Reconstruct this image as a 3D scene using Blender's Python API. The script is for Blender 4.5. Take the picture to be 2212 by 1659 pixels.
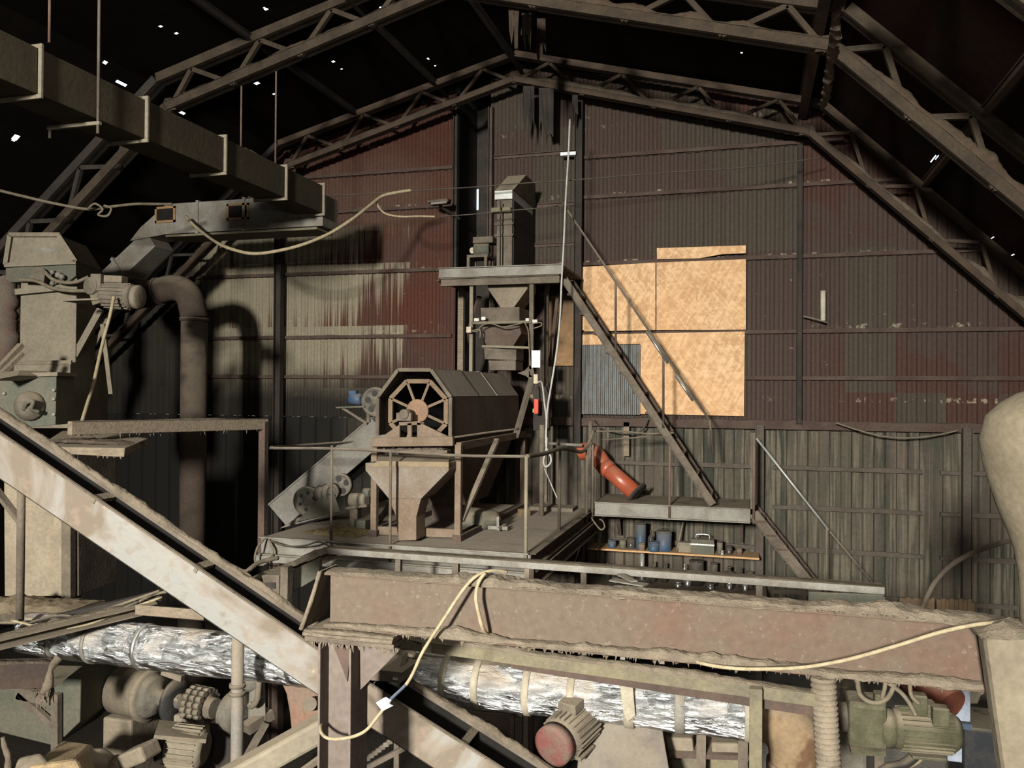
import bpy, bmesh, math, random
from mathutils import Vector, Matrix, noise as mnoise
random.seed(7)
for _o in list(bpy.data.objects): bpy.data.objects.remove(_o)
scene = bpy.context.scene; COL = scene.collection
R = math.radians
# ------------------------------------------------------------------ camera
FPX, CX, CY = 1790.0, 1106.0, 829.5
_y, _p, _r = R(16), R(.43), R(.4)
FW = Vector((-math.sin(_y)*math.cos(_p), math.cos(_y)*math.cos(_p), math.sin(_p)))
_rt = Vector((math.cos(_y), math.sin(_y), 0)); _up = _rt.cross(FW)
RT = _rt*math.cos(_r)+_up*math.sin(_r); UP = -_rt*math.sin(_r)+_up*math.cos(_r)
cam = bpy.data.cameras.new('camera'); camo = bpy.data.objects.new('camera', cam); COL.objects.link(camo)
camo.matrix_world = Matrix(((RT.x, UP.x, -FW.x, 0), (RT.y, UP.y, -FW.y, 0), (RT.z, UP.z, -FW.z, 0), (0, 0, 0, 1)))
cam.sensor_width = 36; cam.lens = 36*FPX/2212; cam.clip_start = .05; cam.clip_end = 200
scene.camera = camo
# ------------------------------------------------------------------ world, light, exposure
world = bpy.data.worlds.new('World'); scene.world = world; world.use_nodes = True
bg = world.node_tree.nodes['Background']; bg.inputs[0].default_value = (.86, .93, 1, 1); bg.inputs[1].default_value = 2.2
ld = bpy.data.lights.new('gate_daylight', 'AREA'); ld.shape = 'RECTANGLE'; ld.size = 1.25; ld.size_y = 1.5
ld.energy = 2450; ld.spread = R(75); ld.color = (1.0, .965, .86)
lo = bpy.data.objects.new('gate_daylight', ld); COL.objects.link(lo)
lo.location = (-2.2, -13.8, 3.3)
lo.rotation_euler = (Vector((-2.0, 9, -2.2))-lo.location).to_track_quat('-Z', 'Y').to_euler()
sk = bpy.data.lights.new('overhead_fill', 'AREA'); sk.shape = 'RECTANGLE'; sk.size = 2.6; sk.size_y = 2.6; sk.energy = 150; sk.spread = R(140); sk.color = (1.0, .97, .84)  # unseen soft fill added to brighten upward faces, no real roof panel
so = bpy.data.objects.new('overhead_fill', sk); COL.objects.link(so); so.location = (-1.6, 3.2, 4.5)
so.rotation_euler = (Vector((-2.4, 6.2, -1.6))-so.location).to_track_quat('-Z', 'Y').to_euler()
wl = bpy.data.lights.new('near_camera_fill', 'AREA'); wl.size = .5; wl.energy = 75; wl.color = (1.0, .95, .86)  # added fill near the camera to soften foreground shadows, no real lamp
wo_ = bpy.data.objects.new('near_camera_fill', wl); COL.objects.link(wo_); wo_.location = (-.35, -1.3, .9)
wo_.rotation_euler = (Vector((-1.2, 6, -1.2))-wo_.location).to_track_quat('-Z', 'Y').to_euler()
scene.view_settings.view_transform = 'Standard'; scene.view_settings.look = 'None'
scene.view_settings.exposure = -0.24; scene.view_settings.gamma = 1.0; scene.view_settings.use_curve_mapping = False
# ------------------------------------------------------------------ survey helpers: a sight line met with a plane
def ray(px, py): return FW+RT*((px-CX)/FPX)-UP*((py-CY)/FPX)
def W(px, py, Y): d = ray(px, py); return d*(Y/d.y)
def WX(px, py, X): d = ray(px, py); return d*(X/d.x)
def WZ(px, py, Z): d = ray(px, py); return d*(Z/d.z)
def V(*a): return Vector(a)
X1, Y1, Z1 = V(1, 0, 0), V(0, 1, 0), V(0, 0, 1)
# ------------------------------------------------------------------ mesh builder
def frame(a, b, up=Z1):
    d = (b-a).normalized()
    if abs(d.dot(up)) > .98: up = Y1 if abs(d.dot(Y1)) < .9 else X1
    s = d.cross(up).normalized(); return d, s, s.cross(d).normalized()
class MB:
    def __init__(s): s.v = []; s.f = []; s.sm = []
    def add(s, vs, fs, smooth=False):
        o = len(s.v); s.v += [Vector(q) for q in vs]; s.f += [tuple(i+o for i in f) for f in fs]; s.sm += [smooth]*len(fs); return s
    def hexa(s, q): # 4 lower points, 4 upper points
        return s.add(q, [(3, 2, 1, 0), (4, 5, 6, 7), (0, 1, 5, 4), (1, 2, 6, 5), (2, 3, 7, 6), (3, 0, 4, 7)])
    def box(s, x0, x1, y0, y1, z0, z1):
        return s.hexa([(x0, y0, z0), (x1, y0, z0), (x1, y1, z0), (x0, y1, z0), (x0, y0, z1), (x1, y0, z1), (x1, y1, z1), (x0, y1, z1)])
    def bar(s, a, b, w, h, up=Z1):
        a = Vector(a); b = Vector(b); d, r, u = frame(a, b, up); r = r*w/2; u = u*h/2
        return s.hexa([a-r-u, a+r-u, b+r-u, b-r-u, a-r+u, a+r+u, b+r+u, b-r+u])
    def ext(s, prof, a, b, up=Z1, smooth=False): # closed (side, up) profile swept straight from a to b
        a = Vector(a); b = Vector(b); d, r, u = frame(a, b, up); n = len(prof)
        vs = [p+r*x+u*y for p in (a, b) for x, y in prof]
        return s.add(vs, [tuple(range(n)), tuple(range(2*n-1, n-1, -1))]+[(i, i+n, (i+1) % n+n, (i+1) % n) for i in range(n)], smooth)
    def ibeam(s, a, b, h, w, t=.012, up=Z1):
        h /= 2; w /= 2; q = t/2
        return s.ext([(-w, -h), (w, -h), (w, -h+t), (q, -h+t), (q, h-t), (w, h-t), (w, h), (-w, h), (-w, h-t), (-q, h-t), (-q, -h+t), (-w, -h+t)], a, b, up)
    def chan(s, a, b, h, w, t=.01, up=Z1, side=1):
        h /= 2; k = side
        return s.ext([(0, -h), (k*w, -h), (k*w, -h+t), (k*t, -h+t), (k*t, h-t), (k*w, h-t), (k*w, h), (0, h)], a, b, up)
    def ang(s, a, b, w, t=.008, up=Z1, k=1, q=1):
        return s.ext([(0, 0), (k*w, 0), (k*w, q*t), (k*t, q*t), (k*t, q*w), (0, q*w)], a, b, up)
    def prism(s, pts, off):
        n = len(pts); off = Vector(off); pts = [Vector(p) for p in pts]
        return s.add(pts+[p+off for p in pts], [tuple(range(n))[::-1], tuple(range(n, 2*n))]+[(i, (i+1) % n, (i+1) % n+n, i+n) for i in range(n)])
    def lathe(s, a, d, prof, n=20, cap=True, smooth=True):
        a = Vector(a); d = Vector(d).normalized(); _, r, u = frame(a, a+d)
        vs = []
        for t, q in prof:
            for i in range(n):
                an = 2*math.pi*i/n; vs.append(a+d*t+(r*math.cos(an)+u*math.sin(an))*max(q, 1e-4))
        o = len(s.v); s.add(vs, [(k*n+i, k*n+(i+1) % n, (k+1)*n+(i+1) % n, (k+1)*n+i) for k in range(len(prof)-1) for i in range(n)], smooth)
        if cap: s.add([], []); s.f += [tuple(o+i for i in range(n))[::-1], tuple(o+(len(prof)-1)*n+i for i in range(n))]; s.sm += [False]*2
        return s
    def cyl(s, a, b, r, n=16, r2=None, smooth=True):
        a = Vector(a); b = Vector(b); return s.lathe(a, b-a, [(0, r), ((b-a).length, r if r2 is None else r2)], n, True, smooth)
    def tube(s, pts, r, n=8, sub=6, wob=0, closed=False):
        p = [Vector(q) for q in pts]
        if len(p) > 2 and sub > 1:
            q = []; m = len(p)
            for i in range(m-1):
                p0, p1, p2, p3 = p[max(i-1, 0)], p[i], p[i+1], p[min(i+2, m-1)]
                for k in range(sub):
                    t = k/sub; q.append(.5*((2*p1)+(p2-p0)*t+(2*p0-5*p1+4*p2-p3)*t*t+(3*p1-p0-3*p2+p3)*t**3))
            q.append(p[-1]); p = q
        rr = r if isinstance(r, (list, tuple)) else [r, r]
        vs = []; m = len(p); s0 = None
        for i, c in enumerate(p):
            d = (p[min(i+1, m-1)]-p[max(i-1, 0)])
            if d.length < 1e-7: d = Vector(Z1)
            d.normalize()
            if s0 is None: _, s0, _ = frame(c, c+d)
            s0 = (s0-d*s0.dot(d)); s0 = s0.normalized() if s0.length > 1e-5 else frame(c, c+d)[1]
            u = s0.cross(d); t = i/max(m-1, 1)*(len(rr)-1); k = min(int(t), len(rr)-2); q = rr[k]+(rr[k+1]-rr[k])*(t-k)
            if wob: q *= 1+wob*mnoise.noise(c*18)
            for j in range(n):
                an = 2*math.pi*j/n; vs.append(c+(s0*math.cos(an)+u*math.sin(an))*q)
        o = len(s.v); s.add(vs, [(k*n+j, k*n+(j+1) % n, (k+1)*n+(j+1) % n, (k+1)*n+j) for k in range(m-1) for j in range(n)], True)
        s.f += [tuple(o+i for i in range(n))[::-1], tuple(o+(m-1)*n+i for i in range(n))]; s.sm += [False]*2
        return s
    def mound(s, a, b, w, h, seed=0, up=Z1, step=.035, base=.25, over=.0, sm=False, rough=1.0): # lumpy ridge of dust lying along a-b, closed underneath
        a = Vector(a); b = Vector(b); d, r, u = frame(a, b, up); L = (b-a).length; m = max(4, int(L/step)); K = 7
        so = V(seed*7.3, seed*3.1, 0); vs = []; fs = []
        for i in range(m+1):
            c = a.lerp(b, i/m); e = min(1, 4*min(i, m-i)/m+.15)
            hh = h*(base+(1-base)*max(0, .45+.9*mnoise.noise(c*2.3+so)))*e
            for j in range(K):
                x = (j/(K-1)*2-1); q = c+r*(x*(w/2+over*mnoise.noise(c*9+so)))
                z = hh*(1-abs(x)**3)*(1+rough*(.5*mnoise.noise(q*14+so)+.3*mnoise.noise(q*37+so)))
                if abs(x) == 1: z = -.004-over*max(0, mnoise.noise(q*17+so))
                vs.append(q+u*z)
        for i in range(m):
            for j in range(K-1):
                k = i*K+j; fs.append((k, k+1, k+K+1, k+K))
        n0 = len(vs); vs += [a-r*w/2-u*.004, a+r*w/2-u*.004, b+r*w/2-u*.004, b-r*w/2-u*.004]; fs.append((n0, n0+1, n0+2, n0+3))
        return s.add(vs, fs, sm)
    def fuzz(s, a, b, w, n, l=.03, r=.006, seed=0): # clots of dust hanging from an edge
        a = Vector(a); b = Vector(b); d, sd, u = frame(a, b); rg = random.Random(seed)
        for _ in range(n):
            c = a.lerp(b, rg.random())+sd*(rg.random()-.5)*w; q = r*rg.uniform(.6, 1.5); L = l*rg.uniform(.3, 1.3)
            e = c-Z1*L+V(rg.uniform(-.3, .3)*L, rg.uniform(-.3, .3)*L, 0)
            vs = [c+V(q, 0, .004), c+V(-q/2, q*.87, .004), c+V(-q/2, -q*.87, .004), e]
            s.add(vs, [(0, 1, 2), (0, 3, 1), (1, 3, 2), (2, 3, 0)])
        return s
    def build(s, name, m, parent=None, bevel=0, label=None, seg=2):
        me = bpy.data.meshes.new(name); me.from_pydata([tuple(q) for q in s.v], [], s.f)
        for p, k in zip(me.polygons, s.sm): p.use_smooth = k
        bm = bmesh.new(); bm.from_mesh(me); bmesh.ops.recalc_face_normals(bm, faces=bm.faces); bm.to_mesh(me); bm.free()
        for q in (m if isinstance(m, (list, tuple)) else [m]): me.materials.append(q)
        o = bpy.data.objects.new(name, me); COL.objects.link(o)
        if parent is not None:
            o.parent = parent; o.matrix_parent_inverse = wm(parent).inverted()
        if bevel:
            bv = o.modifiers.new('bevel', 'BEVEL'); bv.width = bevel; bv.segments = seg; bv.limit_method = 'ANGLE'; bv.angle_limit = R(40)
        if label: o['label'] = label
        return o
def wm(o): return Matrix.Translation(o.location) if o.parent is None else Matrix()
def tag(o, label, cat, group=None, kind=None):
    o['label'] = label; o['category'] = cat
    if group: o['group'] = group
    if kind: o['kind'] = kind
    return o
def thing(name, label, cat, loc, group=None):
    o = bpy.data.objects.new(name, None); COL.objects.link(o); o.location = Vector(loc); o.empty_display_size = .1
    return tag(o, label, cat, group)
def one(mb, name, m, label, cat, group=None, bevel=0):
    return tag(mb.build(name, m, None, bevel), label, cat, group)
def struct(mb, name, m, parent=None, label=None):
    o = mb.build(name, m, parent)
    if parent is None: o['kind'] = 'structure'
    if label: o['label'] = label
    return o
# ------------------------------------------------------------------ procedural materials
class NT:
    def __init__(s, name):
        s.m = bpy.data.materials.new(name); s.m.use_nodes = True; s.t = s.m.node_tree; s.b = s.t.nodes['Principled BSDF']
        g = s.t.nodes.new('ShaderNodeNewGeometry'); s.pos = g.outputs['Position']; s.nrm = g.outputs['Normal']
    def ln(s, v, sock):
        if hasattr(v, 'is_output'): s.t.links.new(v, sock)
        else:
            try: sock.default_value = v
            except Exception: sock.default_value = (*v, 1) if len(v) == 3 else v
    def math(s, op, a, b=0, c=0, clamp=False):
        n = s.t.nodes.new('ShaderNodeMath'); n.operation = op; n.use_clamp = clamp
        for i, q in enumerate((a, b, c)): s.ln(q, n.inputs[i])
        return n.outputs[0]
    def noise(s, scale, detail=5, vec=None, rough=.55, sc=None, dist=0):
        vec = s.pos if vec is None else vec
        if sc: mp = s.t.nodes.new('ShaderNodeMapping'); mp.inputs['Scale'].default_value = sc; s.ln(vec, mp.inputs[0]); vec = mp.outputs[0]
        n = s.t.nodes.new('ShaderNodeTexNoise'); n.inputs['Scale'].default_value = scale; n.inputs['Detail'].default_value = detail
        n.inputs['Roughness'].default_value = rough; n.inputs['Distortion'].default_value = dist; s.ln(vec, n.inputs['Vector']); return n.outputs[0]
    def step(s, v, a, b):
        n = s.t.nodes.new('ShaderNodeMapRange'); n.clamp = True; s.ln(v, n.inputs[0]); s.ln(a, n.inputs[1]); s.ln(b, n.inputs[2]); return n.outputs[0]
    def mix(s, f, a, b, mode='MIX'):
        n = s.t.nodes.new('ShaderNodeMixRGB'); n.blend_type = mode; s.ln(f, n.inputs[0]); s.ln(a, n.inputs[1]); s.ln(b, n.inputs[2]); return n.outputs[0]
    def sep(s, v):
        n = s.t.nodes.new('ShaderNodeSeparateXYZ'); s.ln(v, n.inputs[0]); return n.outputs
    def comb(s, x, y, z):
        n = s.t.nodes.new('ShaderNodeCombineXYZ'); s.ln(x, n.inputs[0]); s.ln(y, n.inputs[1]); s.ln(z, n.inputs[2]); return n.outputs[0]
    def bump(s, h, strength=.3, dist=.02):
        n = s.t.nodes.new('ShaderNodeBump'); n.inputs['Strength'].default_value = strength; n.inputs['Distance'].default_value = dist
        s.ln(h, n.inputs['Height']); s.ln(n.outputs[0], s.b.inputs['Normal'])
    def out(s, col, rough=.8, metal=0, spec=.3):
        s.ln(col, s.b.inputs['Base Color']); s.ln(rough, s.b.inputs['Roughness']); s.ln(metal, s.b.inputs['Metallic']); s.ln(spec, s.b.inputs['Specular IOR Level']); return s.m
DUST = (.20, .165, .12)
def mat(name, c1, c2=None, scale=5, rough=.85, metal=0, bump=.25, dust=.8, spec=.25, thr=(.4, .62), dcol=DUST, sc=None):
    t = NT(name); c2 = c2 or tuple(q*.7 for q in c1)
    n = t.noise(scale, 6, sc=sc); col = t.mix(t.step(n, *thr), c1, c2)
    fn = t.noise(scale*9, 4); col = t.mix(.55, col, t.mix(fn, (.35, .35, .35), (1.65, 1.65, 1.65)), 'MULTIPLY')
    rg = rough; mt = metal
    if dust:
        z = t.sep(t.nrm)[2]; k = t.math('MULTIPLY', t.step(z, .25, .75), t.step(t.noise(3.3, 3), .3, .5)); k = t.math('MULTIPLY', k, dust, clamp=True)
        col = t.mix(k, col, t.mix(t.noise(60, 3), tuple(q*.75 for q in dcol), tuple(q*1.2 for q in dcol)))
        if metal: mt = t.math('MULTIPLY', t.math('SUBTRACT', 1, k), metal)
        if rough < .8: rg = t.math('ADD', t.math('MULTIPLY', k, .95-rough), rough)
    if bump: t.bump(t.noise(scale*7, 6), bump, .012)
    return t.out(col, rg, mt, spec)
RUST = mat('rusty_brown_steel', (.10, .064, .048), (.125, .09, .07), 3, .8, 0, .3)
RUSTD = mat('dark_rusty_steel', (.075, .05, .04), (.05, .036, .03), 3, .85, 0, .3)
DSTEEL = mat('dusty_steel', (.115, .094, .073), (.075, .06, .047), 4, .85, 0, .3)
TRUSS = mat('dusty_truss_steel', (.058, .04, .028), (.039, .027, .02), 4, .9, 0, .3, .55, dcol=(.13, .1, .075))
TRUSSN = mat('dusty_near_truss_steel', (.05, .037, .025), (.034, .025, .018), 4, .9, 0, .3, .6, dcol=(.12, .095, .075))
DARK = mat('sooty_and_shaded_dark_steel', (.022, .019, .017), (.035, .028, .024), 4, .85, 0, .3, .5, dcol=(.06, .05, .04))  # also carries painted shade on left truss members and elevator head side
DUSTM = mat('matted_dust', (.16, .132, .1), (.115, .095, .072), 14, 1, 0, .8, 0, .05)
DUSTD = mat('brown_settled_dust', (.13, .105, .08), (.085, .07, .052), 8, 1, 0, .7, 0, .05)
DUSTW = mat('pinkish_grey_dust', (.145, .112, .09), (.10, .08, .065), 8, 1, 0, .8, 0, .05)
GALV = mat('dusty_galvanised_sheet', (.30, .285, .26), (.235, .195, .155), 2.2, .55, .25, .15, .7, .4, thr=(.42, .6))
GALVD = mat('dull_galvanised_sheet', (.18, .17, .15), (.13, .115, .095), 3, .6, .2, .15, .7, .4)
WHITESTEEL = mat('pale_dusty_channel_steel', (.185, .175, .155), (.13, .115, .098), 5, .7, .1, .2, .8, .4)
TAN = mat('tan_dusty_casing', (.18, .155, .115), (.148, .127, .095), 3, .8, 0, .25)
TANL = mat('pale_tan_casing', (.17, .14, .104), (.13, .108, .08), 3, .8, 0, .25)
HOPPER = mat('rust_stained_hopper_sheet', (.17, .145, .12), (.135, .098, .072), 4, .75, 0, .2, .5, thr=(.38, .66))
BROWN = mat('dark_brown_painted_sheet', (.065, .045, .036), (.085, .064, .05), 3, .8, 0, .2, .8, dcol=(.10, .085, .07))
GREYG = mat('grey_green_paint', (.066, .07, .054), (.088, .082, .06), 4, .7, 0, .2)
MOTG = mat('olive_dusty_motor', (.05, .048, .027), (.08, .074, .046), 8, .8, 0, .35, .9)
MOTOR = mat('dusty_motor_casting', (.13, .11, .086), (.092, .077, .06), 9, .8, 0, .35, .8)
BLUE = mat('blue_paint', (.03, .06, .12), (.06, .075, .095), 8, .5, 0, .2, .4)
BLUED = mat('dark_blue_paint', (.03, .06, .10), (.04, .055, .08), 8, .5, 0, .2, .4)
RED = mat('red_oxide_pipe_paint', (.29, .062, .028), (.24, .06, .032), 6, .38, 0, .1, .25, .5)
REDM = mat('faded_red_paint', (.13, .045, .04), (.11, .075, .06), 9, .75, 0, .3, .3)
WHITE = mat('white_plastic', (.62, .66, .72), (.58, .62, .68), 5, .45, 0, .05, 0)
CREAM = mat('cream_plastic', (.42, .37, .28), (.35, .3, .22), 8, .6, 0, .1, 0)
ROPE = mat('dusty_pale_cable', (.29, .24, .155), (.22, .18, .115), 30, .7, 0, .3, 0, .3)
CABLE = mat('dusty_cable', (.15, .125, .09), (.11, .09, .065), 20, .8, 0, .3, 0)
CABLED = mat('dark_cable', (.05, .042, .034), (.035, .03, .025), 20, .8, 0, .3, .6)
CABLEW = mat('pale_grey_cable', (.34, .33, .31), (.27, .26, .24), 20, .6, 0, .1, 0)
WOOD = mat('old_grey_timber', (.19, .15, .11), (.14, .11, .08), 7, .9, 0, .4, .8, sc=(1, 5, 5))
WOODL = mat('pale_new_timber', (.42, .26, .13), (.36, .21, .1), 7, .8, 0, .2, .3, sc=(1, 6, 6))
YSTEEL = mat('yellowish_dusty_steel', (.14, .122, .078), (.105, .092, .066), 5, .75, .1, .25, .7)
CHROME = mat('glint_bright_steel', (.6, .6, .58), (.45, .45, .43), 9, .3, .9, .1, .3)
BLACK = mat('black_rubber', (.018, .018, .018), (.03, .028, .026), 6, .7, 0, .2, .6)
ROOFM = mat('soot_blackened_sheet', (.006, .005, .004), (.009, .007, .0055), .8, .95, 0, .2, 0, .05)
ROOFR = mat('sooty_red_brown_sheet', (.02, .0085, .007), (.013, .011, .009), 1.1, .95, 0, .2, 0, .05)
def m_floor():
    t = NT('dusty_concrete_with_left_shade'); x, y, z = t.sep(t.pos); n = t.noise(1.3, 6)
    col = t.mix(n, (.13, .12, .105), (.32, .31, .29)); floor_shade = t.step(t.math('ADD', x, t.math('MULTIPLY', n, 1.5)), 1.2, .2)  # left floor darkened in its colour to stand for shade
    col = t.mix(floor_shade, col, t.mix(n, (.012, .01, .008), (.03, .025, .02))); t.bump(t.noise(20, 5), .4, .02)
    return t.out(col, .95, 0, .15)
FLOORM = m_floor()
PAPER = mat('white_tape', (.6, .62, .65), (.5, .52, .55), 9, .5, 0, .1, 0)
TAPE = mat('dusty_beige_tape', (.27, .24, .185), (.21, .185, .14), 9, .7, 0, .2, .4)
GEARP = mat('dusty_grey_casting', (.12, .108, .09), (.08, .07, .058), 6, .8, 0, .3, .7)
BOTG = mat('dark_glass', (.03, .028, .026), (.05, .045, .04), 9, .12, 0, .05, .3, .6)
RTANK = mat('ochre_rusted_tank', (.17, .118, .07), (.09, .05, .026), 4, .85, 0, .35, .8, thr=(.45, .55))
CRATE = mat('weathered_orange_timber', (.15, .095, .055), (.11, .078, .05), 7, .9, 0, .3, .5)
def m_osb():
    t = NT('oriented_strand_board'); p = t.pos
    def flakes(rx, sc):
        mp = t.t.nodes.new('ShaderNodeMapping'); mp.vector_type = 'TEXTURE'; mp.inputs['Rotation'].default_value = (0, rx, 0); mp.inputs['Scale'].default_value = (.032/sc, .05, .15/sc)
        t.ln(p, mp.inputs[0]); v = t.t.nodes.new('ShaderNodeTexVoronoi'); t.ln(mp.outputs[0], v.inputs['Vector']); v.inputs['Scale'].default_value = 1; return v.outputs['Color']
    a = t.sep(flakes(.45, 1))[0]; b = t.sep(flakes(-.75, 1.1))[1]; c = t.sep(flakes(1.45, .9))[2]
    k = t.math('ADD', t.math('MULTIPLY', a, .4), t.math('ADD', t.math('MULTIPLY', b, .35), t.math('MULTIPLY', c, .25)))
    col = t.mix(t.step(k, .22, .8), (.37, .215, .105), (.56, .37, .21))
    col = t.mix(t.step(t.noise(1.1, 3), .35, .7), col, t.mix(.35, col, (.5, .27, .12)))
    col = t.mix(t.step(t.noise(30, 3), .7, .78), col, (.25, .12, .05))
    return t.out(col, .7, 0, .3)
OSB = m_osb()
def m_wall():
    t = NT('painted_corrugated_sheet'); x, y, z = t.sep(t.pos)
    wn = t.t.nodes.new('ShaderNodeTexWhiteNoise'); wn.noise_dimensions = '2D'
    t.ln(t.comb(t.math('FLOOR', t.math('MULTIPLY', x, 1.55)), t.math('FLOOR', t.math('MULTIPLY', z, .49)), 0), wn.inputs['Vector']); sh = wn.outputs['Value']
    st = t.noise(1, 6, sc=(13, 1, .22)); st2 = t.noise(1, 5, sc=(40, 1, .22)); big = t.noise(.55, 4)
    grey = t.mix(st, (.031, .024, .018), (.062, .049, .038)); plum = t.mix(st2, (.036, .023, .019), (.055, .038, .032)); red = t.mix(st2, (.06, .019, .012), (.042, .018, .013))
    kr = t.math('ADD', t.math('MULTIPLY', sh, .55), t.math('MULTIPLY', big, .75))
    col = t.mix(t.step(kr, .56, .64), grey, plum)
    hi = t.step(z, 2.1, 2.5); lowr = t.math('MULTIPLY', t.step(z, 1.1, .5), t.step(x, .6, 1.6)); rm = t.math('MAXIMUM', t.math('MULTIPLY', hi, t.step(x, -1.6, -1.0)), lowr)
    kr2 = t.math('ADD', t.math('MULTIPLY', sh, .5), t.math('MULTIPLY', t.noise(.9, 3), .8))
    col = t.mix(t.math('MULTIPLY', t.step(kr2, .66, .7), t.math('MULTIPLY', rm, .8)), col, t.mix(.3, red, plum))
    # left of the lift shaft: dull beige sheets, red primer showing through more and more to the right
    L = t.step(x, -4.3, -4.5); fr = t.step(x, -6.9, -4.9)
    tf = t.math('FRACT', t.math('DIVIDE', t.math('ADD', z, 5.13), 1.03))
    beige = t.mix(st, (.13, .112, .08), (.235, .205, .15))
    edge = t.math('ADD', t.math('MULTIPLY', st2, .55), t.math('ADD', t.math('MULTIPLY', st, .45), t.math('ADD', t.math('MULTIPLY', t.math('SUBTRACT', tf, .5), .18), t.math('MULTIPLY', t.math('SUBTRACT', sh, .5), .05))))
    lred = t.step(t.math('SUBTRACT', edge, t.math('MULTIPLY', fr, .34)), .4, .32)
    lcol = t.mix(lred, beige, t.mix(t.step(big, .4, .6), t.mix(st2, (.075, .021, .012), (.05, .02, .014)), t.mix(st2, (.06, .034, .028), (.04, .024, .019))))
    lcol = t.mix(t.math('MULTIPLY', t.math('MULTIPLY', t.step(sh, .72, .78), fr), .5), lcol, t.mix(st2, (.06, .036, .032), (.075, .05, .044)))
    lup = t.step(z, 2.55, 2.75); lcol = t.mix(lup, lcol, t.mix(t.step(big, .42, .56), t.mix(st2, (.065, .03, .02), (.075, .045, .035)), red))
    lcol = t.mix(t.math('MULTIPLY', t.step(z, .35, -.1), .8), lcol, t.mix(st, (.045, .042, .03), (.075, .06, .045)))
    col = t.mix(L, col, lcol)
    band = t.math('MULTIPLY', t.step(tf, .845, .86), t.step(tf, .925, .905))
    fl = t.math('MULTIPLY', band, t.step(t.noise(1, 3, sc=(15, 1, 9)), .56, .62)); fl = t.math('MULTIPLY', fl, t.step(t.noise(.7, 2), .45, .56))
    col = t.mix(t.math('MULTIPLY', fl, .8), col, (.24, .2, .15))
    col = t.mix(t.step(t.noise(13, 2), .74, .78), col, (.14, .12, .1))
    col = t.mix(.5, col, t.mix(t.noise(22, 5), (.45, .45, .45), (1.55, 1.55, 1.55)), 'MULTIPLY')
    shade_mask = t.math('MAXIMUM', t.math('MULTIPLY', t.step(t.math('ADD', z, t.math('MULTIPLY', t.noise(.8, 3), .5)), .75, .05), t.step(x, -4.6, -6.2)), t.step(x, -9.0, -9.5)); col = t.mix(t.math('MULTIPLY', shade_mask, .93), col, (.007, .006, .005))  # shade at the lower and far left painted black into the wall colour
    t.bump(t.noise(30, 4), .2, .01)
    return t.out(col, .8, 0, .2)
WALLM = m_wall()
def m_wall_low():
    t = NT('dusty_grey_green_profile_sheet'); x, y, z = t.sep(t.pos)
    st = t.noise(1, 5, sc=(5, 1, .45)); st2 = t.noise(1, 4, sc=(20, 1, .7))
    col = t.mix(t.step(st, .35, .65), (.027, .03, .023), (.07, .06, .046)); col = t.mix(t.step(st2, .5, .6), col, (.105, .09, .069))
    col = t.mix(t.math('MULTIPLY', t.step(x, -.4, -.2), 0), col, col); col = t.mix(t.step(t.noise(.7, 3), .52, .65), col, t.mix(.6, col, (.085, .062, .05)))
    col = t.mix(.5, col, t.mix(t.noise(18, 5), (.4, .4, .4), (1.6, 1.6, 1.6)), 'MULTIPLY')
    col = t.mix(t.step(t.math('ADD', x, t.math('MULTIPLY', t.noise(.5, 3), 1.6)), -4.4, -6.0), col, (.008, .007, .006))  # left end of the lower sheets blackened in colour for the shade there
    return t.out(col, .85, 0, .2)
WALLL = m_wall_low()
def m_foil():
    t = NT('crinkled_foil_wrap'); n = t.noise(1, 6, sc=(9, 26, 26), rough=.62, dist=.6); v = t.noise(1, 4, sc=(5, 13, 13))
    dz = t.sep(t.nrm)[2]; dust = t.math('MULTIPLY', t.step(t.noise(3.2, 5), .47, .6), t.step(dz, -.15, .55))
    col = t.mix(n, (.42, .43, .46), (.72, .72, .72)); col = t.mix(t.math('MULTIPLY', dust, .85), col, (.26, .205, .15))
    t.bump(t.math('ADD', n, v), .9, .05)
    return t.out(col, t.math('ADD', .2, t.math('MULTIPLY', dust, .65)), t.math('SUBTRACT', 1, dust), .5)
FOIL = m_foil()
def m_conv():
    t = NT('patchy_dusty_galvanised_trough'); n = t.noise(1.1, 7, dist=.7); n2 = t.noise(14, 5)
    k = t.math('MAXIMUM', t.step(n, .42, .53), 0); col = t.mix(k, (.27, .265, .25), (.135, .107, .081))
    col = t.mix(t.math('MULTIPLY', t.step(n2, .52, .66), .6), col, (.2, .152, .118)); col = t.mix(t.math('MULTIPLY', t.step(n2, .62, .7), t.step(t.noise(2.4, 2), .5, .6)), col, (.36, .31, .265))
    t.bump(t.noise(22, 5), .15, .01)
    return t.out(col, t.math('ADD', .42, t.math('MULTIPLY', k, .45)), t.math('MULTIPLY', t.math('SUBTRACT', 1, k), .35), .4)
CONV = m_conv()
DUCT = mat('brown_dusty_duct_sheet', (.046, .036, .022), (.037, .029, .018), 3, .85, 0, .3, .6)
BLUEB = mat('dull_navy_base', (.018, .02, .024), (.035, .033, .033), 6, .8)
GIRT = mat('dark_red_brown_rail', (.05, .031, .026), (.066, .046, .037), 3, .9, 0, .3, .7, dcol=(.085, .068, .053))
GIRTG = mat('dusty_grey_brown_rail', (.075, .062, .05), (.06, .048, .04), 3, .9, 0, .3, .7, dcol=(.11, .092, .072))
PIPED = mat('dark_brown_pipe', (.05, .036, .027), (.035, .026, .02), 3, .9, 0, .2, .5)
VOID = mat('shaded_black_interior', (.006, .005, .0045), (.009, .008, .007), 5, .95, 0, .1, 0)  # shade inside the troughs and duct openings put in as black colour
TDUST = mat('pinkish_truss_dust', (.085, .062, .046), (.062, .046, .034), 9, 1, 0, .8, 0, .05)
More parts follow.
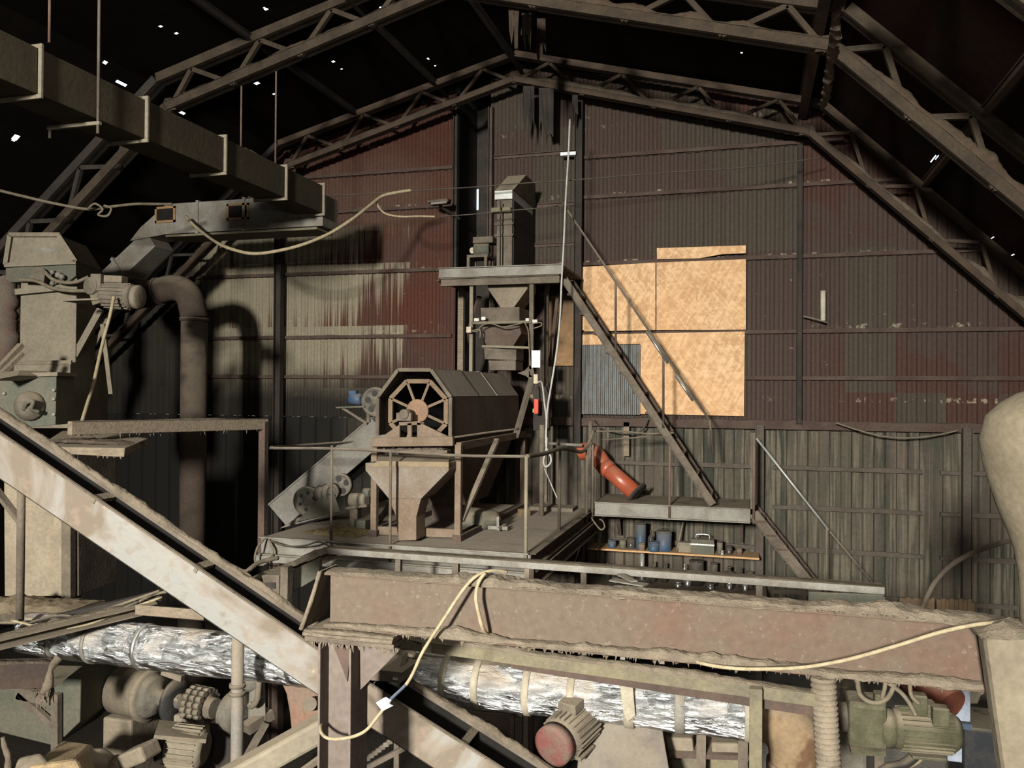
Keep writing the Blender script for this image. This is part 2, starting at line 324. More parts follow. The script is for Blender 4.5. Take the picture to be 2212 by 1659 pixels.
def m_beam():
    t = NT('dusty_red_brown_beam'); n = t.noise(1.8, 6); y2 = t.sep(t.nrm)[2]
    col = t.mix(t.step(n, .32, .52), (.1, .055, .04), (.095, .072, .055)); sp = t.step(t.noise(38, 4, rough=.7), .6, .68)
    col = t.mix(t.math('MULTIPLY', sp, .55), col, (.17, .14, .11)); col = t.mix(.45, col, t.mix(t.noise(28, 5), (.4, .4, .4), (1.6, 1.6, 1.6)), 'MULTIPLY')
    col = t.mix(t.step(y2, .3, .7), col, (.15, .122, .09)); t.bump(t.noise(40, 5), .3, .01); return t.out(col, .9, 0, .2)
FB = m_beam()
# ------------------------------------------------------------------ the hall
APX, APZ, KLX, KRX, KZ = -3.42, 5.12, -7.65, 1.02, 4.06
LX, LZ, RX, RZ = -11.8, .6, 5.2, 0.0
YB, YF, ZF, WY = 13.7, -15.0, -4.0, 12.5
def roofz(x):
    if x < KLX: return LZ+(KZ-LZ)*(x-LX)/(KLX-LX)
    if x < APX: return KZ+(APZ-KZ)*(x-KLX)/(APX-KLX)
    if x < KRX: return APZ+(KZ-APZ)*(x-APX)/(KRX-APX)
    return KZ+(RZ-KZ)*(x-KRX)/(RX-KRX)
def pierced(a, b, holes): # roof slope from ridge line a to b, swept along the hall, with real openings; holes = (distance along slope, y, w, h)
    L = (b-a).length; us = {0, L}; ys = {YF, YB}
    for u, y, w, h in holes: us |= {u-w, u+w}; ys |= {y-h, y+h}
    us = sorted(us); ys = sorted(ys); m = MB(); d = (b-a)/L
    vs = [(a.x+d.x*u, y, a.z+d.z*u) for u in us for y in ys]; n = len(ys); fs = []
    for i in range(len(us)-1):
        for j in range(n-1):
            cu = (us[i]+us[i+1])/2; cy = (ys[j]+ys[j+1])/2
            if any(abs(cu-u) < w and abs(cy-y) < h for u, y, w, h in holes): continue
            fs.append((i*n+j, i*n+j+1, (i+1)*n+j+1, (i+1)*n+j))
    return m.add(vs, fs)
SL = [(V(APX, 0, APZ), V(KLX, 0, KZ)), (V(KLX, 0, KZ), V(LX, 0, LZ)), (V(APX, 0, APZ), V(KRX, 0, KZ)), (V(KRX, 0, KZ), V(RX, 0, RZ))]
HP = [(575, 20, .022, .02), (571, 17, .012, .015), (347, 57, .018, .02), (381, 72, .02, .02), (227, 135, .022, .03), (262, 180, .02, .09), (388, 241, .02, .11), (555, 180, .034, .035), (592, 203, .02, .02), (720, 133, .02, .025),
      (738, 149, .014, .015), (823, 17, .014, .03), (925, 127, .012, .03), (940, 142, .014, .015), (1602, 114, .014, .02), (2016, 343, .008, .16), (2024, 340, .006, .1), (2128, 522, .008, .2), (2140, 516, .006, .16), (2185, 552, .007, .12), (1141, 147, .014, .03), (34, 297, .04, .04), (31, 301, .03, .025)]
hl = [[] for _ in SL]
for px, py, w, h in HP:
    d = ray(px, py)
    for i, (a, b) in enumerate(SL):
        e = b-a; nrm = V(-e.z, 0, e.x); s = nrm.dot(a)/nrm.dot(d)
        if s <= 0: continue
        q = d*s; u = (q-a).dot(e)/e.length
        if 0 < u < e.length and 0 < q.y < WY+.5:
            hl[i].append((u, q.y, w, h)); break
for i, (a, b) in enumerate(SL):
    struct(pierced(a, b, hl[i]), 'ceiling', ROOFR if i == 3 else ROOFM, label=('upper left slope of the black sooty roof', 'steep left slope of the black sooty roof', 'upper right slope of the black sooty roof', 'steep right slope of the dark red-brown roof')[i])
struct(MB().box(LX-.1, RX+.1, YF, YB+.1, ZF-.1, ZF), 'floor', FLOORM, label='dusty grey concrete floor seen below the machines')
struct(MB().box(LX-.06, LX, YF, YB, ZF, LZ), 'wall_left', ROOFM, label='dark left side wall')
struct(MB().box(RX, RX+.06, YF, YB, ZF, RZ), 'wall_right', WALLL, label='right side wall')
struct(MB().prism([(LX, YF, ZF), (RX, YF, ZF), (RX, YF, RZ), (KRX, YF, KZ), (APX, YF, APZ), (KLX, YF, KZ), (LX, YF, LZ)], (0, -.05, 0)), 'wall_front', ROOFM, label='gable wall behind the viewer')
# back wall: corrugated upper sheets, wider profile below the sill rail, with an open lift shaft
SHX0, SHX1, SHZ0 = W(984, 600, WY).x, W(1058, 600, WY).x, -.35
ZS = -.47
def sheet(mb, x0, x1, zlo, ztop, per, amp, wide, y=WY):
    n = int((x1-x0)/per)+1; cols = []
    for i in range(n+1):
        for fx, fy in ((0, 0), (.3 if not wide else .42, 0), (.5, 1), (.8 if not wide else .92, 1)):
            x = x0+(i+fx)*per
            if x <= x1: cols.append((x, y+amp*fy))
    cols.append((x1, y)); vs = []
    for x, yy in cols:
        zt = ztop(x) if callable(ztop) else ztop
        vs += [(x, yy, zlo), (x, yy, zt)]
    mb.add(vs, [(2*i, 2*i+2, 2*i+3, 2*i+1) for i in range(len(cols)-1)])
wb = MB(); sheet(wb, LX, SHX0, ZS, roofz, .125, .022, False); sheet(wb, SHX0, SHX1, ZS, SHZ0, .125, .022, False); sheet(wb, SHX1, RX, ZS, roofz, .125, .022, False)
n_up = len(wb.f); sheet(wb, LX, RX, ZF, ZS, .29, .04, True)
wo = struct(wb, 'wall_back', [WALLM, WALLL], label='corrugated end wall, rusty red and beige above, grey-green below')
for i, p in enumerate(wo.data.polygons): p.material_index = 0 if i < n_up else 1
# dark lift shaft behind the opening
sw = MB(); YS = 13.6
sl = W(1031, 430, YS)
sx = [SHX0-.1, sl.x-.022, sl.x+.022, SHX1+.5]; sz = [SHZ0, sl.z-.16, sl.z+.02, APZ-.06]; szz = [SHZ0, sl.z-.19, sl.z+.17, APZ-.06]
vs = [(x, YS, z) for x in sx for z in szz]
sw.add(vs, [(i*4+j, i*4+j+1, i*4+j+5, i*4+j+4) for i in range(3) for j in range(3) if (i, j) != (1, 1)])
sw.add([(SHX0-.02, WY+.03, SHZ0), (SHX0-.02, WY+.03, 4.8), (SHX0-.02, YS, 4.8), (SHX0-.02, YS, SHZ0)], [(0, 1, 2, 3)])
sw.add([(SHX1+.35, WY+.05, SHZ0), (SHX1+.35, WY+.05, 4.9), (SHX1+.35, YS, 4.9), (SHX1+.35, YS, SHZ0)], [(0, 1, 2, 3)])
sw.box(SHX0-.1, SHX1+.4, WY+.06, YS, SHZ0-.05, SHZ0)
struct(sw, 'wall_shaft', DARK, label='black recess of the lift shaft in the end wall')
# girts (horizontal rails on the wall)
k = 0
for z in (3.59, 2.98, 1.96, .89, .225):
    for x0, x1 in ((max(LX, -9.6-.0*z), SHX0-.05), (-2.45, min(RX, RX-.98*max(z, 0)-.25))):
        if z > 1.5: x0 = max(x0, LX+(z-LZ)*1.2+.3)
        if z > 3.5: x1 = min(x1, 1.25)
        k += 1; g = MB(); g.ang((x0, WY-.003, z), (x1, WY-.003, z), .055, .01, k=1, q=-1); g.box(x0, x1, WY-.06, WY-.05, z-.05, z)
        g.mound((x0+.05, WY-.03, z), (x1-.05, WY-.03, z), .055, .014, k, step=.08)
        struct(g, 'trim_%d' % k, GIRT, label='horizontal wall rail')
x0, x1 = SHX1+.05, -2.5
for z in (3.7, 2.9, 2.28):
    k += 1; struct(MB().ang((x0+.5 if z < 3 else x0, WY-.003, z), (x1, WY-.003, z), .05, .01, k=1, q=-1), 'trim_%d' % k, RUSTD, label='short wall rail beside the lift shaft')
k += 1; g = MB(); g.box(SHX1-.1, RX-.1, WY-.12, WY-.004, ZS-.06, ZS+.05); g.mound((SHX1, WY-.06, ZS+.05), (RX-.2, WY-.06, ZS+.05), .11, .03, 3, step=.08)
struct(g, 'trim_%d' % k, GIRT, label='thick sill rail between the two wall sheets')
for z in (-1.08, -1.645, -2.24, -2.85):
    for x0, x1 in ((-2.0, .18), (.32, 2.28), (2.5, 5.1)):
        k += 1; g = MB(); g.bar((x0, WY-.035, z), (x1, WY-.035, z), .06, .05); g.mound((x0, WY-.035, z+.025), (x1, WY-.035, z+.025), .06, .02, k, step=.08)
        struct(g, 'trim_%d' % k, GIRTG, label='horizontal wall rail on the lower sheets')
# wall columns
def wcol(px, y0, y1, w, m, label, Y=WY-.16):
    a = W(px, y0, Y); b = W(px, y1, Y); x = (a.x+b.x)/2
    return one(MB().ibeam((x, Y, min(a.z, b.z)), (x, Y, max(a.z, b.z)), w, .12, .012, up=X1), 'wall_column', m, label, 'column', 'columns against the end wall')
wcol(601, 415, 1180, .13, DARK, 'dark steel column against the beige sheets at left, from roof to shadow')
wcol(1249, 205, 960, .12, DARK, 'dark column right of the lift platform, left edge of the boarded opening')
wcol(1727, 312, 915, .07, DARK, 'thin dark column on the upper right wall, ending on the sill rail')
wcol(1640, 918, 1290, .12, GIRTG, 'dusty column rising beside the far end of the walkway below the sill rail')
wcol(2089, 925, 1420, .12, GIRTG, 'dusty column on the lower wall at right, behind the slatted crate')
wcol(985, 225, 580, .07, DARK, 'column on the left edge of the black lift shaft', WY-.05)
wcol(1060, 232, 580, .07, RUSTD, 'thin rusty column on the right edge of the black lift shaft', WY-.05)
# ------------------------------------------------------------------ roof trusses, purlins, rags
def truss(Y, label, m, dusty, thin=1.0, segs=(0, 1, 2, 3)):
    t = thing('roof_truss', label, 'roof truss', (-3.42, Y, 4.6), 'gambrel roof trusses')
    inn = [V(-11.3, Y, .25), V(-7.27, Y, 3.6), V(-3.44, Y, 4.65), V(.75, Y, 3.52), V(4.6, Y, -.25)]
    outr = [V(-11.58, Y, .55), V(-7.43, Y, 3.98), V(-3.44, Y, 5.03), V(.91, Y, 3.9), V(4.86, Y, .03)]
    for s in segs:
        a, b, c, d = inn[s], inn[s+1], outr[s], outr[s+1]; sg = 1
        for p, q, nm in ((a, b, 'inner_chord'), (c, d, 'outer_chord')):
            g = MB(); g.ang(p-Y1*.055, q-Y1*.055, .1*thin, .012, k=-1, q=1); g.ang(p+Y1*.0, q+Y1*.0, .1*thin, .012, k=-1, q=1)
            if dusty and nm == 'inner_chord' and s:
                up = (q-p).cross(Y1); up = up if up.z > 0 else -up
                MB().mound(p+up.normalized()*.098*thin, q+up.normalized()*.098*thin, .13, (.1 if s > 1 else .035)*(1.7 if Y < 11 else 1), Y+s, up.normalized(), .035, .12, .015, True, .5).build('dust_layer', TDUST if Y < 11 else DUSTD, t)
            g.build(nm, DARK if s == 0 and nm == 'outer_chord' else m, t)  # unlit outer chord at steep left: shade put into a darker material
        n = 4 if s in (1, 2) else 5
        for i in range(n):
            mid = c.lerp(d, (i+.5)/n)
            for e in (a.lerp(b, i/n), a.lerp(b, (i+1)/n)):
                MB().bar(e, mid, .05*thin, .05*thin).build('web_bar', DARK if s == 0 else m, t)  # steep left web bars take the dark material for shade too
    for q in inn[1:4]:
        MB().prism([q+V(-.12, -.03, -.0), q+V(.12, -.03, 0), q+V(.05, -.03, .16), q+V(-.05, -.03, .16)], (0, .015, 0)).build('gusset_plate', m, t)
    return t
truss(12.0, 'complete roof truss standing just before the corrugated end wall', TRUSS, 1, .9)
truss(9.1, 'second roof truss from the end wall, cut off at its peak by the picture top', TRUSSN, 1, 1.15)
truss(6.2, 'nearest roof truss, only a dusty piece in the upper right corner', TRUSSN, 1, 1.3, (3,))
def purlin(x, z, y0, y1, h, label, m=DARK, dusty=0):
    g = MB(); g.ibeam((x, y0, z), (x, y1, z), h, h*.6, .012)
    t = one(g, 'roof_purlin', m, label, 'purlin', 'purlins along the roof')
    return t
purlin(.70, 3.99, 3.0, 12.44, .2, 'heavy dark purlin running along the right roof knee', RUSTD)
dp = MB(); dp.mound(W(1809, 20, 7.6), W(1780, 232, 10.6), .1, .1, 5, V(.35, -.75, -.55).normalized(), .06, .3, .03)
one(dp, 'dust_crust', DUSTM, 'pale lumpy dust crust stuck along the right knee purlin', 'dust', kind='stuff') if 0 else tag(dp.build('dust_crust', DUSTW), 'pale lumpy dust crust stuck along the right knee purlin', 'dust', None, 'stuff')
purlin(-3.44, 5.0, 4.0, 12.44, .1, 'dark ridge purlin at the roof peak')
for i, (fx, lb) in enumerate(((.3, 'upper'), (.62, 'middle'))):
    q = V(1.02, 0, 4.06).lerp(V(5.2, 0, 0), fx)-V(.08, 0, .08); purlin(q.x, q.z, 3.0, 12.44, .1, '%s dark purlin under the steep right roof' % lb, RUSTD)
    q = V(-3.42, 0, 5.12).lerp(V(-7.65, 0, 4.06), fx)-V(0, 0, .06); purlin(q.x, q.z, 4.0, 12.44, .09, '%s black purlin under the upper left roof' % lb)
def rag(px0, px1, py0, py1, Y, m, label, seed):
    rg = random.Random(seed); g = MB(); n = 6; a = W(px0, py0, Y); b = W(px1, py0, Y); c = W(px0, py1, Y); L = a.z-c.z
    top = [a.lerp(b, i/n) for i in range(n+1)]; bot = [p-Z1*L*rg.uniform(.45, 1)+V(rg.uniform(-.01, .01), rg.uniform(-.03, .03), 0) for p in top]
    mid = [p.lerp(q, .5)+V(0, rg.uniform(-.03, .03), 0) for p, q in zip(top, bot)]
    for k in (0, .012):
        pass
    vs = top+mid+bot; o = V(0, .012, 0); N = n+1
    g.add(vs+[v+o for v in vs], [(r*N+i, r*N+i+1, (r+1)*N+i+1, (r+1)*N+i) for r in range(2) for i in range(n)]+[(3*N+r*N+i, 3*N+(r+1)*N+i, 3*N+(r+1)*N+i+1, 3*N+r*N+i+1) for r in range(2) for i in range(n)])
    one(g, 'hanging_rag', m, label, 'rag', 'torn rags hanging under the ridge')
rag(1098, 1122, 3, 120, 9.3, TRUSS, 'brownish torn strip hanging straight below the upper truss peak', 1)
rag(1127, 1148, 28, 112, 9.9, DSTEEL, 'pale torn strip, middle of those hanging under the ridge', 4)
rag(1160, 1178, 40, 140, 10.4, TRUSS, 'ragged brown strip hanging right of the pale torn strip', 9)
rag(1130, 1154, 186, 312, 11.97, DARK, 'black torn sheet hanging before the wall, left of two', 3)
rag(1164, 1196, 190, 308, 11.97, DARK, 'black torn sheet hanging before the wall, right of two', 6)
rag(1236, 1248, 205, 270, 12.02, DARK, 'small black shred beside the dark wall column', 8)
# ------------------------------------------------------------------ overhead ducts
t = thing('ventilation_duct', 'long dusty rectangular duct hanging from the roof at upper left', 'duct', (-5.71, 7.4, 2.35))
DX0, DX1, DZ0, DZ1 = -5.90, -5.5, 2.35, 2.72
fl = [4.1, 5.33, 6.55, 7.77, 9.0, 9.93]
for a, b in zip(fl[:-1], fl[1:]):
    MB().box(DX0, DX1, a+.012, b-.012, DZ0, DZ1).build('duct_section', DUCT, t, .006)
for y in fl:
    g = MB(); w = .035
    g.box(DX0-w, DX1+w, y-.012, y+.012, DZ0-w, DZ0); g.box(DX0-w, DX1+w, y-.012, y+.012, DZ1, DZ1+w); g.box(DX0-w, DX0, y-.012, y+.012, DZ0, DZ1); g.box(DX1, DX1+w, y-.012, y+.012, DZ0, DZ1)
    g.build('flange', TAN, t, .003)
g = MB(); g.mound((-5.71, 4.2, DZ1), (-5.71, 9.85, DZ1), .4, .06, 11, step=.06, over=.02); o = g.build('dust_layer', DUSTM, t)
def hanger(px, py0, py1, Y, label):
    a = W(px, py0, Y); b = W(px, py1, Y)
    return one(MB().cyl((a.x, Y, a.z), (a.x, Y, b.z), .012, 8), 'hanger_rod', RUST, label, 'rod', 'rods carrying the ducts')
hanger(108, -60, 92, 5.75, 'leftmost thin rod dropping behind the long duct')
r2 = thing('hanger_rod', 'long rod before the duct with a cross bar under it', 'rod', (-5.46, 5.9, 2.1), 'rods carrying the ducts')
q = W(187, 0, 5.9); MB().cyl((-5.445, 5.9, 4.3), (-5.445, 5.9, 2.2), .013, 8).build('rod', DSTEEL, r2); MB().bar((-5.42, 5.9, 2.29), (-5.98, 5.9, 2.29), .03, .03).build('cross_bar', TAN, r2)
MB().cyl((-5.96, 5.9, 2.3), (-5.96, 5.9, 2.2), .013, 8).build('rod_end', DSTEEL, r2)
hanger(522, 150, 318, 9.22, 'thin rod from the second truss to the duct, left of a pair')
hanger(597, 120, 358, 9.22, 'thin rod from the second truss to the duct, right of a pair')
t = thing('cross_duct', 'grey metal cross duct with two framed openings under the long duct', 'duct', (-7.0, 10.1, 2.18))
g = MB(); g.box(-8.0, -5.52, 9.97, 10.4, 2.19, 2.62); g.hexa([(-8.62, 9.97, 2.12), (-8.0, 9.97, 2.19), (-8.0, 10.4, 2.19), (-8.62, 10.4, 2.12), (-8.45, 9.97, 2.3), (-8.0, 9.97, 2.62), (-8.0, 10.4, 2.62), (-8.45, 10.4, 2.3)])
g.build('duct_body', GALVD, t, .005)
for px0, px1, y0, y1 in ((335, 379, 445, 482), (490, 538, 438, 476)):
    a = W(px0, y1, 9.96); b = W(px1, y0, 9.96); g = MB(); w = .03
    g.box(a.x, b.x, 9.95, 9.968, a.z, a.z+w); g.box(a.x, b.x, 9.95, 9.968, b.z-w, b.z); g.box(a.x, a.x+w, 9.95, 9.968, a.z, b.z); g.box(b.x-w, b.x, 9.95, 9.968, a.z, b.z)
    f = g.build('opening_frame', mat('rust_orange_frame', (.24, .13, .055), (.19, .115, .06), 9, .85) if px0 < 400 else bpy.data.materials['rust_orange_frame'], t, label='rusty orange frame')
    MB().box(a.x+w, b.x-w, 9.96, 9.967, a.z+w, b.z-w).build('opening', VOID, f, label='dark opening')
for x in (-6.75, -7.5): MB().box(x, x+.04, 9.95, 10.42, 2.17, 2.64).build('seam_band', GALVD, t)
MB().bar(V(-8.0, 10.19, 2.16), V(-5.6, 10.19, 2.16), .46, .03).build('underside_angle', YSTEEL, t)
t = thing('slanted_duct', 'short grey duct slanting down from the cross duct into darkness', 'duct', (-8.9, 10.2, 1.7))
MB().bar((-8.3, 10.2, 2.15), (-9.35, 10.2, 1.35), .4, .3).build('duct_body', GALVD, t, .005); MB().bar((-8.82, 10.2, 1.755), (-8.86, 10.2, 1.725), .46, .36).build('flange', GALVD, t)
# round pipe with elbow
t = thing('round_pipe', 'thick rusty round pipe with elbow going down in the shadow at left', 'pipe', (-7.7, 10.3, -2))
Yp = 10.3; p = [W(262, 650, Yp), W(330, 632, Yp), W(378, 622, Yp), W(408, 640, Yp), W(420, 690, Yp)]
MB().tube(p, .19, 18, 6).build('elbow', PIPED, t)
q = W(420, 690, Yp); MB().cyl(q, (q.x, Yp, -4), .185, 20).build('straight_pipe', PIPED, t); MB().cyl(q+Z1*.02, q-Z1*.03, .205, 20).build('collar', RUSTD, t)
q = p[2]; e = (p[2]-p[1]).normalized(); MB().cyl(q-e*.3, q-e*.26, .21, 18).build('collar', RUSTD, t)
q = W(36, 300, 9.6); one(MB().cyl((q.x, 9.6, q.z-.1), (q.x, 9.6, .2), .09, 14), 'vent_pipe', DSTEEL, 'dark upright pipe at far left below the bright roof hole', 'pipe')
# ------------------------------------------------------------------ left bucket elevator and what stands round it
class PL: # upright plane through O whose width runs at angle a to the end wall
    def __init__(s, O, a): s.O = Vector(O); s.u = V(math.cos(R(a)), math.sin(R(a)), 0); s.n = V(-math.sin(R(a)), math.cos(R(a)), 0)
    def __call__(s, px, py, off=0): d = ray(px, py); return d*((s.n.dot(s.O)+off)/s.n.dot(d))
    def pts(s, l, off=0): return [s(*q, off) for q in l]
def rod(l, r, m, nm, label, cat, grp=None, wob=.15, n=8): return one(MB().tube([W(*q) for q in l], r, n, 6, wob), nm, m, label, cat, grp)
E1 = PL(W(100, 700, 8.0), 20)
t = thing('bucket_elevator', 'tan dusty bucket elevator with hooded head at the left edge', 'bucket elevator', (E1.O.x, E1.O.y, -2.9))
def pr(P, l, d, nm, m, par, off=0, bev=.006, label=None): return MB().prism(P.pts(l, off), P.n*d).build(nm, m, par, bev, label)
h = pr(E1, [(22, 508), (127, 508), (164, 565), (12, 572)], .75, 'head_hood', TAN, t)
for a, b in (((22, 508), (12, 572)), ((127, 508), (164, 565)), ((20, 507), (130, 507)), ((10, 573), (165, 566))):
    MB().bar(E1(*a, -.02), E1(*b, -.02), .05, .035, E1.n).build('edge_rib', TANL if a[1] < 508 else TAN, h)
MB().prism([E1(70, 540, -.004), E1(98, 533, -.004), E1(122, 536, -.004), E1(118, 544, -.004), E1(92, 545, -.004)], E1.n*.005).build('bare_patch', WHITESTEEL, h, label='bare pale scraped patch')
pr(E1, [(12, 572), (164, 566), (164, 596), (150, 607), (22, 610), (12, 604)], .75, 'head_box', GREYG, t)
pr(E1, [(45, 604), (166, 600), (163, 785), (42, 785)], .55, 'leg_casing', TAN, t, .05)
MB().bar(E1(34, 631, .0), E1(168, 618, .0), .07, .05, E1.n).build('clamp_bar', TAN, t)
pr(E1, [(30, 783), (152, 783), (150, 925), (25, 925)], 1.1, 'boot_casing', TAN, t, -.08)
MB().bar(E1(28, 783, -.08), E1(155, 783, -.08), .05, .03, E1.n).build('flange_strip', TANL, t)
E2 = PL(W(100, 1150, 7.6), 10)
pr(E2, [(8, 960), (132, 960), (134, 1288), (10, 1288)], .3, 'lower_casing', mat('light_tan_casing', (.33, .275, .2), (.26, .215, .16), 3, .8), t)
pr(E2, [(132, 955), (152, 955), (152, 1300), (132, 1300)], .1, 'corner_angle', TANL, t, -.03)
pr(E2, [(152, 955), (168, 955), (170, 1288), (152, 1288)], .75, 'side_panel', DSTEEL, t, .1)
for a, b, w in (((218, 668), (163, 768), .075), ((222, 700), (240, 850), .05), ((232, 690), (206, 745), .04)):
    MB().bar(E1(*a, .1), E1(*b, .1 if w > .06 else .35), w, w*.8, E1.n).build('brace', TAN, t)
b = MB(); b.cyl(E1(84, 592, -.1), E1(84, 592, .02), .085, 14); b.bar(E1(70, 600, -.08), E1(100, 604, -.08), .1, .1, E1.n); b.build('bearing_block', MOTOR, t)
for i, l in enumerate((((98, 588), (112, 602), (135, 610), (165, 609), (192, 598)), ((40, 604), (78, 607), (112, 622), (150, 628), (195, 628)))):
    MB().tube([E1(*q, -.14) for q in l], .022, 8).build('drive_cable', CABLE, t)
b = MB()
for px, py, r in ((113, 588, .03), (126, 594, .04), (134, 598, .035), (113, 612, .03)): b.lathe(E1(px, py, -.06), (0, 0, 1), [(-r, .2*r), (-r*.5, r), (r*.5, r*.9), (r, .2*r)], 10)
b.build('pale_clot', WHITESTEEL, t, label='pale lumps')
# gear motor on its bracket
E3 = PL(W(240, 640, 7.75), 8)
t = thing('gear_motor', 'dusty electric gear motor on a bracket right of the elevator head', 'motor', E3(235, 660))
rod([(246, 640, 7.55), (238, 680, 7.5), (226, 725, 7.4), (214, 775, 7.2), (203, 825, 7.0), (188, 875, 6.7), (176, 915, 6.5), (168, 941, 6.4)], .018, ROPE, 'motor_cable', 'pale cable dropping from the gear motor to the dusty plank', 'cable', wob=.05)
ax = (E3(296, 641)-E3(215, 637)).normalized(); c = E3(222, 638)
MB().lathe(c, ax, [(0, .1), (.03, .13), (.36, .14), (.38, .11)], 22).build('motor_body', MOTOR, t)
q = c+ax*.4; MB().lathe(q, ax, [(0, .135), (.05, .135), (.065, .11), (.066, .03)], 22).build('fan_cover', TANL, t)
f = MB()
for k in range(20):
    an = k*math.pi/10; o = V(0, math.sin(an), math.cos(an)); f.bar(c+ax*.05+o*.142, c+ax*.34+o*.142, .006, .02, o)
f.build('cooling_fins', MOTOR, t)
q = c+ax*.15+Z1*.185; MB().bar(q-ax*.1, q+ax*.12, .13, .08).build('terminal_box', TANL, t, .008)
g = MB(); g.lathe(E3(192, 617, -.1), V(.1, 1, 0), [(0, .08), (.01, .1), (.12, .1), (.13, .12), (.2, .12)], 22); g.bar(E3(207, 612, 0), E3(229, 612, 0), .2, .19); g.build('gearbox', MOTOR, t, .006)
MB().bar(E3(150, 651, .02), E3(228, 648, .02), .24, .02).build('mounting_plate', TAN, t)
g = MB(); g.bar(E3(205, 648, 0), E3(222, 642, 0), .14, .14); g.build('motor_foot', YSTEEL, t)
E4 = PL(W(10, 700, 8.6), 25)
one(MB().tube([E4(8, 600), E4(16, 640), E4(6, 690), E4(14, 735), E4(-8, 790), E4(-20, 840)], [.14, .13, .17, .16, .13, .1], 16, 6, .25), 'filter_sleeve', mat('pinkish_dusty_cloth', (.12, .098, .08), (.13, .085, .07), 4, .95, dust=.4), 'pinkish bulging cloth sleeve at the left picture edge', 'filter sleeve')
one(MB().bar(W(-10, 805, 7), W(46, 745, 7.3), .07, .05), 'timber_strut', WOOD, 'upper of two slanted timber struts at the left edge', 'strut', 'struts at the left edge')
one(MB().bar(W(-12, 822, 6.9), W(48, 764, 7.2), .06, .04), 'timber_strut', WOOD, 'lower of two slanted timber struts at the left edge', 'strut', 'struts at the left edge')
# gearbox housing
E5 = PL(W(60, 870, 6.2), 22)
t = thing('gearbox_housing', 'dark grey-green steel box with a round dusty shaft cover', 'gearbox', E5(60, 925))
pr(E5, [(-60, 818), (122, 812), (120, 918), (-60, 932)], .4, 'housing', GREYG, t)
MB().prism(E5.pts([(-60, 808), (124, 804), (124, 812), (-60, 818)], -.03), E5.n*.46).build('lid', TANL, t)
g = MB(); c = E5(66, 877, .01); g.lathe(c, -E5.n, [(0, .13), (.03, .14), (.05, .12), (.09, .1), (.12, .06), (.125, .01)], 20); g.build('shaft_cover', MOTOR, t)
g = MB()
for px, py in ((10, 850), (117, 843), (117, 862), (117, 895), (10, 905)): g.lathe(E5(px, py, 0), -E5.n, [(0, .018), (.015, .018), (.02, .01)], 6)
g.build('bolts', WHITESTEEL, t, label='pale bolt heads')
one(MB().tube([E5(52, 885, -.1), E5(58, 870, -.14), E5(72, 868, -.15), E5(68, 884, -.14), E5(84, 890, -.1)], .02, 8), 'cloth_rag', GREYG, 'small bluish dusty rag stuck on the round shaft cover', 'rag')
one(MB().prism([W(-20, 806, 5.9), W(42, 800, 6.1), W(38, 811, 6.0), W(-20, 822, 5.8)], (.02, .3, .0)), 'loose_plate', TANL, 'pale loose plate lying on the grey-green gear housing', 'plate')
# plank, handrail, corner post
t = thing('plank', 'thick dusty plank jutting out below the gear housing', 'plank', W(200, 965, 6.3))
z = W(310, 965, 6.2).z
MB().hexa([W(80, 978, 5.75), W(268, 988, 5.95), W(318, 962, 6.6), W(150, 930, 6.9), W(80, 965, 5.75), W(270, 968, 5.95), W(319, 947, 6.6), W(150, 920, 6.9)]).build('board', WOOD, t, .008)
g = MB(); a, b = W(120, 950, 6.1), W(295, 957, 6.3); g.mound(a, b, .42, .025, 4, over=.02); g.fuzz(W(200, 982, 5.9), W(268, 986, 5.96), .03, 18, .025, .008, 2); g.build('dust_layer', DUSTW, t)
a = W(150, 925, 5.9); b = V(-5.22, 8.2, W(578, 916, 8.2).z)
t = thing('handrail', 'heavy dusty handrail running from the left machines to the platform corner', 'handrail', b)
MB().bar(a, b, .06, .12).build('rail', WOOD, t, .006); g = MB(); g.mound(a+Z1*.06, b+Z1*.06, .07, .02, 2); g.fuzz(a-Z1*.06, b-Z1*.06, .05, 30, .035, .006, 5); g.build('dust_layer', DUSTD, t)
one(MB().box(-5.27, -5.19, 8.12, 8.2, W(578, 1215, 8.2).z, b.z+.03), 'corner_post', RUSTD, 'square rusty post at the left front corner of the platform railing', 'post', bevel=.005)
q = W(43, 1340, 5.2); o = W(43, 1000, 5.2)
t = thing('steel_post', 'slim round post in front of the tan elevator casing at lower left', 'post', (q.x, 5.2, q.z))
MB().cyl((q.x, 5.2, q.z), (q.x, 5.2, o.z), .03, 14).build('tube', DSTEEL, t); MB().bar(W(-30, 1030, 5.2), W(45, 1128, 5.2), .06, .03).build('brace', DSTEEL, t)
t = thing('support_beam', 'ledge beam at lower left thick with tan crumbly dust', 'beam', W(80, 1330, 7))
a, b = W(-120, 1322, 6.9), W(188, 1322, 6.9); MB().bar(a, b, .5, .12).build('beam', DSTEEL, t); MB().mound(a+Z1*.06, b+Z1*.06, .52, .12, 6, step=.04, base=.4, over=.03).build('dust_layer', mat('tan_crumbly_dust', (.26, .205, .14), (.19, .15, .105), 10, 1, 0, .8, 0, .05), t)
t = thing('cable_tray', 'dark dusty cable tray rising from lower left behind the trough', 'cable tray', W(300, 1330, 5.3))
a, b = W(-30, 1392, 4.75), W(335, 1305, 5.6); MB().chan(a, b, .07, .12, .008).build('tray', DSTEEL, t); MB().mound(a+Z1*.035+Y1*.06, b+Z1*.035+Y1*.06, .12, .03, 8).build('dust_layer', DUSTD, t)
a, b = W(40, 1352, 5.4), W(350, 1280, 5.7)
one(MB().bar(a, b, .1, .04), 'flat_bar', DARK, 'dark flat bar lying above the cable tray at lower left', 'bar')
